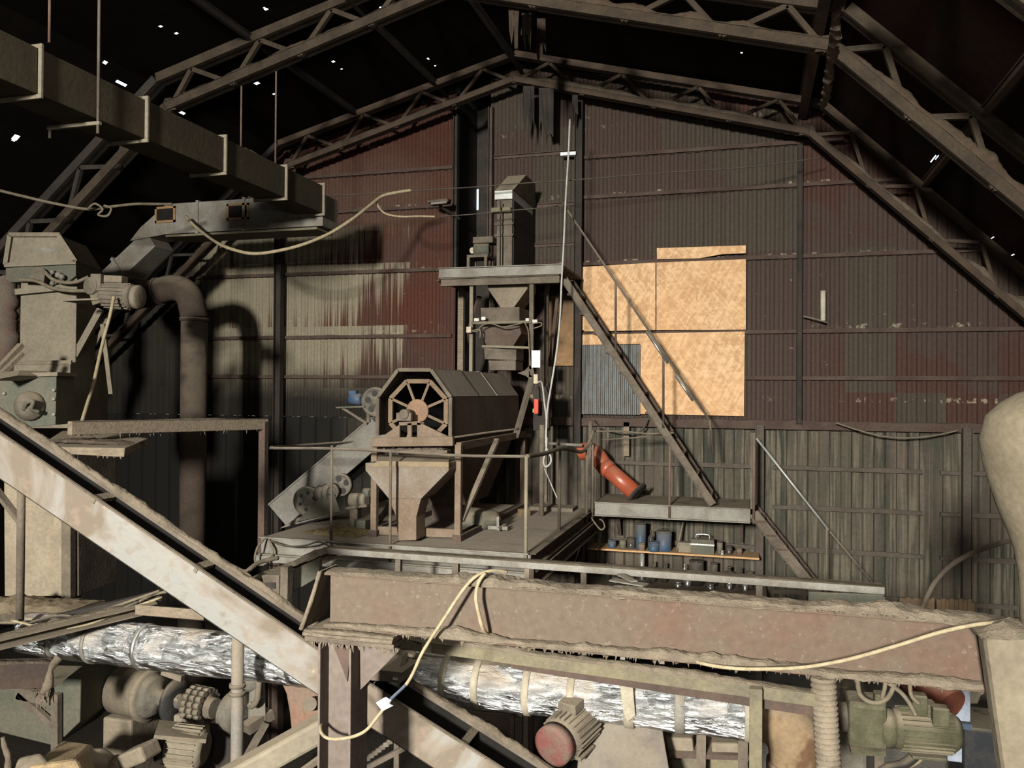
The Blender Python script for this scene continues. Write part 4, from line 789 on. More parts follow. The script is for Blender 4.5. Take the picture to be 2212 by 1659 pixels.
one(MB().prism([W(*q, 12.38) for q in ((1347, 912), (1359, 912), (1359, 985), (1347, 985))], (0, .02, 0)), 'timber_batten', WOOD, 'short upright brown batten on the wall below the sill rail', 'batten')
one(MB().cyl(W(1778, 628, 12.3), W(1778, 693, 12.3), .035, 12), 'lamp_tube', mat('pale_tube', (.45, .42, .33)), 'short pale upright tube on the wall right of the thin column', 'tube')
one(MB().tube([W(1735, 683, 12.35), W(1765, 690, 12.3), W(1786, 697, 12.33)], .012, 6), 'loose_cable', CABLE, 'short cable end from the thin column to the pale tube', 'cable')
one(MB().box(W(1212, 332, 12.3).x, W(1245, 332, 12.3).x, 12.25, 12.3, W(1230, 337, 12.3).z, W(1230, 330, 12.3).z), 'fluorescent_fitting', WHITE, 'short white strip fitting beside the upper dark column', 'light fitting')
q = W(1650, 378, 12.46); 
# steep stair from the raised platform to the walkway
YA, YBk = 11.25, 11.8
t = thing('steep_stair', 'steep steel stair descending from the raised platform to the walkway', 'stair', W(1530, 1085, 11.5))
sa, sb = W(1216, 598, YA), W(1540, 1090, YA); sd = (sb-sa).normalized(); sn = sd.cross(Y1); sn = sn if sn.z > 0 else -sn
MB().chan(sa, sb, .1, .04, .01, up=sn, side=1).build('stringer', DSTEEL, t)
MB().chan(sa+Y1*(YBk-YA), sb+Y1*(YBk-YA), .1, .04, .01, up=sn, side=-1).build('stringer', RUSTD, t)
for k in range(11):
    q = sa.lerp(sb, (k+.9)/11.3); MB().box(q.x-.1, q.x+.06, YA, YBk, q.z-.015, q.z+.015).build('tread', RUSTD, t)
ha, hb = W(1226, 455, YA-.02), W(1533, 908, YA-.02)
MB().cyl(ha, hb, .016, 10).build('handrail', DSTEEL, t)
q0, q1 = W(1396, 716, YA-.025), W(1443, 785, YA-.025); MB().cyl(q0, q1, .018, 10).build('handrail_glint', CHROME, t, label='bright glint on the handrail'); MB().cyl(W(1460, 812, YA-.025), W(1497, 866, YA-.025), .018, 10).build('handrail_glint', CHROME, t, label='bright glint on the handrail')  # glint on the rail put in as two bright metal stretches
for px, y0, y1 in ((1330, 612, 760), (1433, 765, 925)): MB().cyl(W(px, y0, YA-.01), W(px, y1, YA-.01), .016, 10).build('post', RUSTD, t)
MB().cyl(hb, W(1541, 985, YA-.01), .016, 8).build('handrail_end', RUSTD, t)
# walkway
wx0, wx1 = -2.05, W(1621, 1110, 11.3).x; wz = W(1450, 1092, 11.3).z
t = thing('walkway', 'narrow walkway with pale channel edge along the end wall', 'walkway', (-1, 11.8, wz))
MB().box(wx0, wx1, 11.32, 12.3, wz-.03, wz).build('deck', DSTEEL, t); MB().chan((wx0, 11.3, wz-.085), (wx1, 11.3, wz-.085), .19, .06, .012, side=1).build('front_channel', WHITESTEEL, t)
MB().box(wx1-.012, wx1, 11.3, 12.3, wz-.18, wz).build('end_plate', DSTEEL, t)
for x in (wx0+.2, wx1-.12): MB().bar((x, 12.0, wz-.03), (x, 12.35, wz-.6), .05, .05).build('bracket', RUSTD, t)
t = thing('walkway_railing', 'thin rusty railing on the walkway by the red pipe', 'railing', (-1, 11.28, wz))
YW = 11.27
for px, y in ((1447, 938), (1629, 940)): a = W(px, y, YW); MB().cyl((a.x, YW, wz-.19), (a.x, YW, a.z), .017, 10).build('post', RUST, t)
MB().tube([W(1284, 932, YW), W(1345, 932, YW), W(1400, 937, YW), W(1456, 935, YW)], .012, 8).build('top_rail', DSTEEL, t)
MB().tube([W(1300, 950, 11.6), W(1380, 945, 11.5), W(1452, 936, YW)], .01, 8).build('cross_rail', DSTEEL, t)
one(MB().box(W(1272, 900, 11.6).x, W(1279, 900, 11.6).x, 11.58, 11.62, wz, W(1272, 910, 11.6).z), 'steel_post', DSTEEL, 'square post behind the bent red pipe top', 'post')
one(MB().cyl(W(1186, 958, 11.7), W(1258, 962, 11.7), .022, 10), 'steel_tube', WHITESTEEL, 'short pale horizontal tube left of the red pipe', 'tube')
# red pipe leaning on the wall
t = thing('red_pipe', 'orange-red bent pipe with black end flange leaning on the wall', 'pipe', W(1368, 1075, 11.7))
MB().tube([W(1252, 976, 11.95), W(1272, 974, 11.93), W(1290, 985, 11.9), W(1302, 1003, 11.87)], .125, 24, 6).build('elbow', RED, t)
a, b = W(1300, 1002, 11.87), W(1373, 1066, 11.72); MB().cyl(a, b, .118, 24).build('straight_pipe', RED, t); d = (b-a).normalized(); MB().cyl(a+d*.05, a+d*.16, .13, 24).build('sleeve', RED, t)
MB().lathe(b, d, [(0, .118), (0, .19), (.03, .19), (.03, .1)], 24).build('flange', DARK, t, label='black flange')
# lower stair on the right of the walkway
t = thing('lower_stair', 'lower stair slanting down right from the walkway end', 'stair', W(1790, 1310, 11.3))
a, b = W(1628, 1108, 11.3), W(1800, 1325, 11.2); sn = (b-a).normalized().cross(Y1); sn = sn if sn.z > 0 else -sn
MB().chan(a, b, .13, .05, .01, up=sn).build('stringer', DSTEEL, t); MB().chan(a+Y1*.6, b+Y1*.6, .13, .05, .01, up=sn, side=-1).build('stringer', RUSTD, t)
for k in range(7): q = a.lerp(b, (k+.5)/7); MB().box(q.x-.1, q.x+.08, 11.25, 11.88, q.z-.03, q.z-.01).build('tread', RUSTD, t)
MB().cyl(W(1634, 947, 11.28), W(1790, 1145, 11.25), .015, 12).build('handrail', mat('bare_galvanised_tube', (.38, .4, .38), (.3, .31, .29), 6, .45, .4, .1, .3), t, label='pale bare handrail tube')
MB().cyl(W(1792, 1148, 11.25), W(1896, 1272, 11.2), .012, 10).build('handrail', DSTEEL, t)
MB().cyl(W(1786, 1140, 11.25), W(1785, 1305, 11.25), .014, 8).build('baluster', DSTEEL, t)
MB().box(W(1626, 940, 11.3).x-.03, W(1626, 940, 11.3).x+.03, 11.31, 11.36, wz, W(1626, 935, 11.3).z).build('newel_post', DSTEEL, t)
# shelf with jars, buckets and tools under the walkway
YS0, YS1 = 11.9, 12.35
a, b = W(1268, 1181, YS0), W(1640, 1208, YS0); szz_ = (a.z+b.z)/2
one(MB().box(a.x, b.x, YS0, YS1, szz_-.025, szz_), 'wall_shelf', WOODL, 'orange timber shelf crowded with cans under the walkway', 'shelf')
b2z = szz_-.47
t = thing('work_bench', 'dark bench with bottles below the orange timber shelf', 'bench', (a.x/2+b.x/2, 12.1, -4))
MB().box(a.x-.1, b.x+.1, 11.75, 12.35, b2z-.05, b2z).build('bench_top', RUSTD, t)
for x in (a.x, b.x): MB().box(x-.03, x+.03, 11.8, 12.3, -4, b2z-.05).build('leg', RUSTD, t)
def can(px, w, h, z, m, nm, label, cat, Y=12.05, neck=0, lidm=None, grp=None, handle=False):
    c = W(px, 1190, Y); x = c.x; g = MB(); r = w/2
    pr_ = [(0, r*.95), (.01, r), (h*(1-neck), r)]+([(h*(1-neck*.5), r*.35), (h, r*.33)] if neck else [(h, r)])
    t = thing(nm, label, cat, (x, Y, z), grp); g.lathe((x, Y, z), Z1, pr_, 16); g.build('body', m, t)
    MB().lathe((x, Y, z+h), Z1, [(0, r*(.38 if neck else 1.04)), (.02 if not neck else .03, r*(.38 if neck else 1.04))], 14).build('cap', lidm or m, t)
    if handle: MB().tube([V(x-r, Y, z+h*.85), V(x-r*.7, Y-.02, z+h*1.25), V(x+r*.7, Y-.02, z+h*1.25), V(x+r, Y, z+h*.85)], .005, 6).build('wire_handle', DSTEEL, t)
def bx(px, w, h, z, m, nm, label, cat, Y=12.05, d=.14, trim=None):
    c = W(px, 1190, Y); x = c.x; t = thing(nm, label, cat, (x, Y, z)); MB().box(x-w/2, x+w/2, Y-d/2, Y+d/2, z, z+h).build('body', m, t, .006)
    MB().box(x-w/2-.004, x+w/2+.004, Y-d/2-.004, Y+d/2+.004, z+h*.62, z+h*.72).build('band', trim or m, t)
    return t
z = szz_
can(1384, .15, .36, z, BLUED, 'canister', 'tall dark blue canister, leftmost tall one on the timber shelf', 'canister', lidm=BLACK)
can(1406, .09, .25, z, BOTG, 'oil_bottle', 'slim dark bottle between canister and blue bucket', 'bottle', neck=.3)
can(1434, .22, .26, z, BLUE, 'bucket', 'blue and grey-green bucket with wire handle on the shelf', 'bucket', lidm=GREYG, handle=True)
can(1412, .16, .12, z, BLUED, 'paint_tin', 'low dark blue tin before the slim bottle on the shelf', 'tin', 11.95)
can(1363, .12, .14, z, BOTG, 'jar', 'dark jar left of the tall blue canister', 'jar')
can(1345, .1, .1, z, GREYG, 'paint_tin', 'small grey tin near the left end of the timber shelf', 'tin')
can(1322, .12, .09, z, BLUED, 'paint_tin', 'flat blue-grey tin, leftmost on the timber shelf', 'tin')
can(1386, .1, .09, z, RUST, 'paint_tin', 'small brown tin standing before the tall blue canister', 'tin', 11.95)
bx(1480, .18, .14, z, TAN, 'cardboard_box', 'low brown box right of the blue bucket', 'box')
t = bx(1518, .32, .2, z, GREYG, 'toolbox', 'grey-green toolbox with bright clasps on the shelf', 'toolbox', 12.03, .2, CHROME)
q = t.location; MB().tube([q+V(-.09, -.02, .2), q+V(-.08, -.02, .26), q+V(.08, -.02, .26), q+V(.09, -.02, .2)], .01, 8).build('handle', CHROME, t)
can(1555, .08, .16, z, GREYG, 'spray_can', 'slim grey-green can right of the toolbox', 'can', lidm=BLACK); can(1575, .09, .1, z, BOTG, 'jar', 'small dark jar near the right end of the shelf', 'jar'); can(1560, .05, .05, z, CHROME, 'metal_cup', 'tiny bright metal cup in front of the slim can', 'cup', 11.94)
can(1597, .08, .08, z, RUST, 'paint_tin', 'tiny brown tin, last on the right of the shelf', 'tin')
one(MB().cyl((W(1462, 1180, 12.1).x, 12.1, z), (W(1474, 1130, 12.1).x, 12.28, z+.4), .012, 8), 'broom_stick', WOOD, 'thin stick leaning behind the low brown box', 'stick')
z = b2z
for i, (px, w, h, m, nk, nm, lb, Y) in enumerate(((1312, .09, .2, BOTG, .3, 'oil_bottle', 'dark bottle, leftmost on the bench', 12.1), (1338, .12, .16, BOTG, 0, 'jar', 'squat dark jar, second from the left on the bench', 12.05), (1387, .075, .37, CHROME, 0, 'steel_tube', 'tall bright metal cylinder on the bench', 12.15), (1411, .085, .26, BOTG, .25, 'oil_bottle', 'black bottle just right of the tall bright cylinder', 12.12), (1436, .085, .25, BOTG, .25, 'oil_bottle', 'black bottle, second right of the tall bright cylinder', 12.12), (1479, .07, .25, CHROME, .2, 'steel_bottle', 'slender bright bottle left of the big black canister', 12.12), (1505, .2, .33, BOTG, 0, 'canister', 'big black canister in the middle of the bench', 12.1), (1486, .11, .11, CHROME, 0, 'glass_jar', 'clear shiny jar before the big black canister', 11.95), (1543, .1, .3, BLACK, 0, 'canister', 'narrow black canister right of the big one', 12.15), (1576, .14, .26, BOTG, .2, 'oil_bottle', 'broad dark bottle near the right end of the bench', 12.1), (1601, .07, .25, BOTG, .25, 'oil_bottle', 'slim dark bottle, second last on the bench', 12.12), (1620, .1, .22, RUSTD, 0, 'paint_tin', 'rusty tin, rightmost on the bench', 12.1), (1576, .08, .08, CHROME, 0, 'glass_jar', 'tiny shiny jar before the broad dark bottle', 11.93), (1362, .08, .09, CHROME, 0, 'glass_jar', 'tiny shiny jar left of the tall bright cylinder', 11.95), (1330, .1, .06, CHROME, 0, 'metal_cup', 'flat shiny cup at the front left of the bench', 11.85), (1465, .09, .06, CHROME, 0, 'metal_cup', 'flat shiny cup at the front middle of the bench', 11.85), (1535, .09, .06, CHROME, 0, 'metal_cup', 'flat shiny cup at the front right of the bench', 11.85), (1610, .08, .1, CHROME, 0, 'glass_jar', 'small shiny jar before the rightmost tin', 11.93))):
    can(px, w, h, z, m, nm, lb, {'oil_bottle': 'bottle', 'steel_bottle': 'bottle', 'glass_jar': 'jar', 'metal_cup': 'cup', 'paint_tin': 'tin', 'steel_tube': 'tube'}.get(nm, nm), Y, nk, None, 'bottles and cans on the bench')
# crate and hose at right
t = thing('slatted_crate', 'weathered orange slatted timber crate standing at the lower wall', 'crate', W(2020, 1370, 11.3))
ca, cb = W(1948, 1298, 11.3), W(2098, 1302, 11.3); zc = ca.z
for k, (f0, f1) in enumerate(((0, .47), (.5, 1))):
    A = ca.lerp(cb, f0); B_ = ca.lerp(cb, f1)
    MB().bar(A-Z1*.03, B_-Z1*.03, .03, .13).build('top_board', CRATE, t)
    MB().bar(A-Z1*.62, B_-Z1*.62, .03, .1).build('bottom_board', CRATE, t)
    for i in range(8): q = A.lerp(B_, (i+.5)/8); MB().box(q.x-.022, q.x+.022, q.y-.03, q.y-.01, q.z-.68, q.z+(.05 if i % 2 else .03)).build('slat', CRATE, t)
for q in (ca, cb): MB().box(q.x-.03, q.x+.03, 11.28, 11.35, zc-1.1, zc+.04).build('post', CRATE, t)
MB().box(ca.x, cb.x, 11.32, 11.9, zc-.72, zc-.68).build('floor_board', CRATE, t)
rod([(2260, 1162, 8.4), (2212, 1162, 8.5), (2150, 1176, 8.7), (2090, 1200, 8.9), (2050, 1225, 9.1), (2015, 1265, 9.3), (1990, 1320, 9.4), (1975, 1370, 9.4)], .025, DSTEEL, 'air_hose', 'dusty hose arching down before the right lower wall column', 'hose', n=10)
# ------------------------------------------------------------------ foreground beam on its post
def fbz(px, py): return W(px, py, 4.0)
bl, br = fbz(715, 1232), fbz(2230, 1352); BX0, BX1 = bl.x, br.x+.35; zt0 = -.965; slope = (br.z-bl.z)/(br.x-bl.x)*.6
def bt(x): return V(x, 4.0, zt0+slope*(x-BX0))
BH = .29; t = thing('steel_beam', 'large dusty red-brown steel beam crossing the foreground', 'beam', bt(BX0)-Z1*BH)
a, b = bt(BX0)-Z1*BH/2, bt(BX1)-Z1*BH/2
MB().ibeam(a, b, BH, .15, .014).build('beam', FB, t, .003)
g = MB(); g.mound(bt(BX0), bt(BX1), .16, .045, 31, step=.02, base=.35, over=.02); g.fuzz(bt(BX0+.9)-Y1*.074, bt(BX1)-Y1*.074, .012, 90, .016, .008, 3); g.build('top_dust', DUSTM, t)
g = MB(); z = Z1*(BH-.014); g.mound(bt(BX0)-z-Y1*.042, bt(BX1)-z-Y1*.042, .08, .04, 32, step=.02, base=.3, over=.02); g.fuzz(bt(BX0)-Z1*BH-Y1*.06, bt(BX1)-Z1*BH-Y1*.06, .06, 200, .017, .009, 4); g.build('lower_dust', DUSTM, t)
e = bt(BX0)
MB().hexa([V(e.x-.1, 3.86, e.z-BH), V(e.x-.09, 3.86, e.z-BH), V(e.x-.09, 4.1, e.z-BH), V(e.x-.1, 4.1, e.z-BH), V(e.x-.015, 3.9, e.z+.012), V(e.x-.003, 3.9, e.z+.012), V(e.x-.003, 4.08, e.z+.012), V(e.x-.015, 4.08, e.z+.012)]).build('end_plate', DSTEEL, t, .003)
g = MB(); g.tube([V(e.x-.096, 3.86, e.z-BH), V(e.x-.05, 3.88, e.z-BH/2), V(e.x-.01, 3.9, e.z+.01)], .012, 8, 8, .5); g.build('end_plate_dust', DUSTM, t)
# post with cap plate and gussets
pc = W(742, 1400, 4.0); px_ = pc.x; pz = bt(px_).z-BH
t = thing('steel_post', 'brown I-section post with gussets carrying the red-brown beam', 'post', (px_, 4.0, -4))
PM = mat('grey_brown_post_steel', (.125, .1, .088), (.1, .078, .066), 3, .8, 0, .25, .8)
MB().ibeam((px_, 4.0, pz-.06), (px_, 4.0, -4), .19, .2, .013, up=X1).build('column', PM, t, .003)
q0, q1 = W(664, 1350, 3.9), W(856, 1350, 3.9)
MB().box(q0.x, q1.x, 3.86, 4.12, pz-.03, pz-.002).build('cap_plate', DSTEEL, t, .003); MB().box(q0.x, q1.x, 3.87, 4.1, pz-.06, pz-.036).build('base_plate', DSTEEL, t, .003)
g = MB(); g.mound((q0.x, 3.88, pz-.0), (q1.x, 3.88, pz-.0), .05, .02, 3, step=.02, over=.01); g.fuzz((q0.x, 3.88, pz-.06), (q1.x, 3.88, pz-.06), .03, 40, .03, .008, 8); g.tube([(q0.x, 3.86, pz-.02), (q0.x/2+q1.x/2, 3.855, pz-.02), (q1.x, 3.86, pz-.02)], .012, 6, 8, .6); g.build('cap_dust', DUSTM, t)
MB().prism([V(px_+.1, 3.99, pz-.062), V(q1.x-.01, 3.99, pz-.062), V(q1.x-.02, 3.99, pz-.1), V(px_+.105, 3.99, pz-.33)], (0, .012, 0)).build('gusset', PM, t, .002)
MB().prism([V(px_-.1, 3.99, pz-.062), V(q0.x+.02, 3.99, pz-.062), V(px_-.1, 3.99, pz-.2)], (0, .012, 0)).build('gusset', PM, t, .002)
MB().prism([V(px_-.035, 3.93, pz-.062), V(px_+.075, 3.93, pz-.062), V(px_+.06, 3.93, pz-.27)], (0, .01, 0)).build('web_stiffener', RUSTD, t)
# inclined trough in two lengths
def trough(A, B_, hgt, wid, label, crossbars):
    t = thing('inclined_trough', label, 'trough', B_); d = (B_-A).normalized(); n = d.cross(Y1); n = n if n.z > 0 else -n
    s = Y1; th = .006
    g = MB(); g.prism([A, B_, B_-n*hgt, A-n*hgt], s*th); g.build('near_side', CONV, t)
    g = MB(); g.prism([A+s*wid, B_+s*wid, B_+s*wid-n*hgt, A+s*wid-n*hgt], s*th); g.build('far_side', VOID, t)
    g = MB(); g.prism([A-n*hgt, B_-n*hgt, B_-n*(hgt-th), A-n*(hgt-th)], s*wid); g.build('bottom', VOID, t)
    g = MB(); g.bar(A+s*.008, B_+s*.008, .018, .012, n); g.fuzz(A, B_, .02, 40, .0, .004, 1); g.build('near_lip', DSTEEL, t)
    g = MB(); g.bar(A+s*(wid+.02)+n*.01, B_+s*(wid+.02)+n*.01, .05, .03, n); rl = g.build('far_rail', DSTEEL, t)
    g = MB(); g.mound(A+s*(wid+.02)+n*.025, B_+s*(wid+.02)+n*.025, .055, .04, 41, n, .025, .3, .01); g.build('rail_dust', DUSTD, rl)
    L = (B_-A).length
    for k in crossbars: q = A+d*L*k; MB().bar(q-n*.02, q+s*wid-n*.02, .05, .03, n).build('cross_bar', DUSTM, t)
    g = MB(); g.cyl(A+s*wid/2-n*.16, B_+s*wid/2-n*.16, .05, 10); g.build('screw_shaft', BLACK, t)
    return t
A = W(-90, 876, 3.92); B_ = W(793, 1476, 4.62)
trough(A, B_, .255, .17, 'long pale galvanised trough sloping down from the left edge to the post', (.33, .58))
A2, B2 = W(789, 1473, 4.66), W(1180, 1722, 4.75)
trough(A2, B2, .235, .25, 'lower length of galvanised trough right of the post, running out of the picture', (.55,))
t = thing('trough_cover', 'dusty grey flanged cover plate at the joint of the galvanised trough', 'cover', W(850, 1470, 4.8))
MB().hexa([W(800, 1470, 4.62), W(866, 1476, 4.62), W(900, 1450, 4.95), W(830, 1440, 4.95), W(806, 1445, 4.62), W(870, 1452, 4.62), W(908, 1424, 4.95), W(838, 1408, 4.95)]).build('plate', DSTEEL, t, .004)
MB().prism([W(848, 1468, 4.6), W(858, 1470, 4.6), W(868, 1420, 4.8), W(862, 1418, 4.8)], (0, .1, .0)).build('rib', RUSTD, t)
# foil wrapped pipe
PYY, PZZ, PR = 5.45, -2.02, .165
def foil(x0, x1, label):
    g = MB(); n = int((x1-x0)/.03); N = 40; vs = []
    for i in range(n+1):
        x = x0+(x1-x0)*i/n
        for j in range(N):
            an = 2*math.pi*j/N; c = V(x, math.cos(an), math.sin(an)); r = PR*(1+.07*mnoise.noise(V(x*3, c.y*1.5, c.z*1.5))+.045*mnoise.noise(V(x*9, c.y*4, c.z*4))+.02*mnoise.noise(V(x*24, c.y*9, c.z*9)))
            vs.append(V(x, PYY+c.y*r, PZZ+c.z*r))
    g.add(vs, [(i*N+j, i*N+(j+1) % N, (i+1)*N+(j+1) % N, (i+1)*N+j) for i in range(n) for j in range(N)], True)
    g.f += [tuple(range(N))[::-1], tuple(n*N+j for j in range(N))]; g.sm += [False]*2
    t = thing('foil_wrapped_pipe', label, 'insulated pipe', (x0/2+x1/2, PYY, PZZ)); g.build('foil_wrap', FOIL, t); return t
def band(x, t, m, w=.05, tilt=.03):
    MB().lathe(V(x, PYY, PZZ), V(1, tilt, 0), [(0, PR*1.03), (.004, PR*1.07), (w, PR*1.07), (w+.004, PR*1.03)], 30).build('tape_band', m, t)
xj = W(640, 1420, PYY).x
t = foil(W(60, 1370, PYY).x, xj, 'crumpled silver foil wrapped pipe at lower left, dusty on top')
for px in (130, 205, 312): band(W(px, 1390, PYY).x, t, GALVD if px != 312 else CHROME, .03)
t = foil(xj+.02, W(1622, 1500, PYY).x, 'shiny foil wrapped pipe under the red-brown beam, bound with beige bands')
for px, m in ((962, TAPE), (1030, TAPE), (1137, TAPE), (1232, TAPE), (1352, TAPE), (1460, WHITESTEEL), (1608, TAPE)): band(W(px, 1480, PYY).x, t, m, .045 if px < 1300 else .06)
g = MB(); g.mound((xj+.3, PYY, PZZ+PR*.93), (W(1560, 1480, PYY).x, PYY, PZZ+PR*.93), .13, .035, 61); o = g.build('dust_layer', DUSTD, t)
q = W(1352, 1500, PYY-.18); MB().prism([W(1338, 1470, 5.25), W(1366, 1474, 5.25), W(1372, 1545, 5.25), W(1355, 1560, 5.25), W(1346, 1535, 5.25)], (0, .02, 0)).build('loose_tape_end', TAPE, t)
x = W(1625, 1500, PYY).x
t = thing('rusty_pipe', 'ochre rusted pipe elbow turning down at the right end of the foil pipe', 'pipe', (x+.3, PYY, -4))
MB().tube([(x-.02, PYY, PZZ), (x+.1, PYY, PZZ), (x+.2, PYY, PZZ-.05), (x+.26, PYY, PZZ-.16), (x+.27, PYY, PZZ-.3)], .17, 26, 6).build('elbow', RTANK, t)
MB().cyl((x+.27, PYY, PZZ-.28), (x+.27, PYY, -4), .168, 26).build('straight_pipe', RTANK, t); MB().cyl((x+.27, PYY, PZZ-.33), (x+.27, PYY, PZZ-.27), .185, 26).build('collar', RTANK, t)
g = MB(); g.mound((x+.0, PYY, PZZ+.15), (x+.26, PYY-.02, PZZ+.08), .2, .04, 5, step=.03, base=.5); g.build('dust_layer', DUSTW, t)
# yellowish channel above the foil pipe, and its post
a, b = W(848, 1388, 4.95), W(1775, 1482, 4.95); zz = (a.z+b.z)/2; a.z = zz+.02; b.z = zz-.075
t = thing('steel_channel', 'yellowish dusty steel channel between the red-brown beam and the foil pipe', 'channel', a)
MB().bar(a, b, .09, .07).build('channel', YSTEEL, t, .004); MB().bar(a+V(.8, .03, -.07), b+V(0, .03, -.07), .06, .07).build('lower_flange', RUSTD, t)
g = MB(); g.mound(a+Z1*.035, b+Z1*.035, .09, .03, 55, step=.03, base=.4, over=.01); g.build('dust_layer', DUSTM, t)
for px, m in ((1078, DSTEEL), (1147, TAN), (1211, DSTEEL), (1262, DSTEEL), (1345, GALVD), (1430, TAN), (1000, GALVD)): 
    q = W(px, 1390, 5.05); MB().box(q.x-.015, q.x+.015, 5.05, 5.08, zz, zz+.32).build('baluster', m, t)
q = W(1633, 1460, 4.86); one(MB().box(q.x-.035, q.x+.035, 4.83, 4.89, -4, zz-.02), 'steel_post', YSTEEL, 'dusty flat post standing before the ochre rusted elbow', 'post', bevel=.004)
# pale thin rail in the middle distance with its hood end
a, b = W(716, 1189, 7.0), W(1908, 1270, 7.0); zr = (a.z+b.z)/2; a.z = b.z = zr; a.z += .01; b.z -= .01
t = thing('pale_rail', 'long pale dusty rail beyond the red-brown beam, before the platform', 'rail', a)
MB().bar(a, b, .16, .055).build('rail', WHITESTEEL, t, .004); g = MB(); g.mound(a+Z1*.028, b+Z1*.028, .15, .012, 71, step=.05, base=.5); g.build('dust_layer', DUSTD, t)
for px, m, w in ((862, DSTEEL, .05), (985, DSTEEL, .06), (1140, TAN, .05), (1150, RUSTD, .04), (1262, DSTEEL, .05), (1640, DSTEEL, .05)):
    q = W(px, 1230, 7.03); MB().box(q.x-w/2, q.x+w/2, 7.0, 7.05, -4, zr-.03).build('post', m, t)
one(MB().hexa([W(1746, 1345, 7.0), W(1936, 1350, 7.0), W(1936, 1350, 7.5), W(1746, 1345, 7.5), W(1746, 1278, 7.0), W(1909, 1284, 7.0), W(1909, 1284, 7.5), W(1746, 1278, 7.5)]), 'grey_hood', GREYG, 'grey-green sloped metal hood at the right end of the pale rail', 'hood', bevel=.01)
t = thing('sheet_strip', 'bent pale sheet strip lying below the pale rail', 'sheet', W(1330, 1262, 6.6)); MB().bar(W(1322, 1252, 6.7), W(1395, 1264, 6.6), .1, .01).build('strip', GALV, t); MB().bar(W(1338, 1240, 6.8), W(1370, 1256, 6.6), .06, .01).build('bent_end', GALV, t)
# right edge: hanging sleeve and column
YC_ = 3.79; c = W(2262, 1000, YC_); g = MB(); prof = []
for py, hw in ((840, 8), (843, 30), (850, 50), (870, 77), (900, 101), (950, 112), (1000, 107), (1050, 95), (1100, 82), (1150, 66), (1190, 55), (1240, 48), (1290, 46), (1376, 46)): prof.append((W(2262, py, YC_).z, hw*.00212))
prof = prof[::-1]; z0 = prof[0][0]
g.lathe((c.x, YC_, z0), Z1, [(z-z0, r) for z, r in prof], 30)
for i, q in enumerate(g.v): g.v[i] = q+V(.008*mnoise.noise(V(q.x*9, q.y*9, q.z*3)), .008*mnoise.noise(V(q.x*9+9, q.y*9, q.z*3)), 0)
one(g, 'rounded_casing', mat('matted_tan_dust_crust', (.15, .125, .088), (.125, .104, .072), 5, 1, 0, .15, 0), 'tan rounded dust-caked casing standing on the leaning column at the right edge', 'casing')
g = MB(); f = [(2126, 1374), (2262, 1366), (2310, 1700), (2172, 1700)]; P0 = [W(*q, 3.72) for q in f]; t = thing('dusty_column', 'leaning tan dust-caked column at the right picture edge', 'column', P0[3])
CM = mat('tan_caked_column', (.165, .14, .10), (.135, .113, .082), 3, 1, 0, .4, .6)
g.prism(P0, (0, .14, 0)); g.build('shaft', CM, t, .03); g = MB(); g.mound(P0[0]+V(-.02, .07, 0), P0[1]+V(.2, .07, 0), .2, .06, 5, step=.02, base=.6, over=.01); g.build('dust_cap', DUSTM, t)
# cables over the foreground beam
def cab(l, r, m, label, nm='pale_cable', n=10): return one(MB().tube([W(*q) for q in l], r, n, 8, .06), nm, m, label, 'cable', 'pale cables on the foreground beam')
t = thing('pale_cable', 'pale yellowish cable looped over the beam and round the post', 'cable', W(880, 1465, 3.8), 'pale cables on the foreground beam')
MB().tube([W(*q) for q in ((1095, 1236, 4.05), (1062, 1233, 3.98), (1030, 1244, 3.92), (1000, 1275, 3.88), (960, 1335, 3.86), (915, 1405, 3.84), (893, 1452, 3.83), (876, 1480, 3.82), (845, 1510, 3.81), (818, 1545, 3.8), (790, 1578, 3.8), (755, 1593, 3.8), (715, 1596, 3.81), (697, 1587, 3.84), (692, 1570, 3.9), (700, 1548, 4.0), (706, 1520, 4.14))], .0085, 10, 8, .06).build('cable', ROPE, t)
MB().tube([W(876, 1480, 3.81), W(845, 1510, 3.8), W(828, 1531, 3.79)], .0075, 8).build('blue_stretch', BLUE, t, label='bluish stretch of cable')
MB().prism([W(812, 1518, 3.78), W(830, 1507, 3.78), W(842, 1515, 3.78), W(838, 1522, 3.78), (W(846, 1526, 3.78)), W(826, 1536, 3.78), W(818, 1526, 3.78)], (0.004, .012, 0)).build('tape_tag', PAPER, t, label='white tape flag')
cab(((1048, 1238, 3.93), (1034, 1258, 3.9), (1028, 1290, 3.88), (1034, 1325, 3.88), (1044, 1360, 3.9), (1060, 1375, 4.0)), .0095, ROPE, 'short pale cable hanging in front of the beam near its left third')
cab(((1430, 1402, 4.05), (1470, 1418, 4.0), (1525, 1435, 3.9), (1590, 1444, 3.86), (1660, 1445, 3.85), (1740, 1441, 3.84), (1830, 1425, 3.82), (1930, 1397, 3.8), (2030, 1366, 3.78), (2110, 1349, 3.78), (2160, 1345, 3.82), (2230, 1342, 3.85)), .0085, ROPE, 'long pale cable sagging across the right half of the beam')
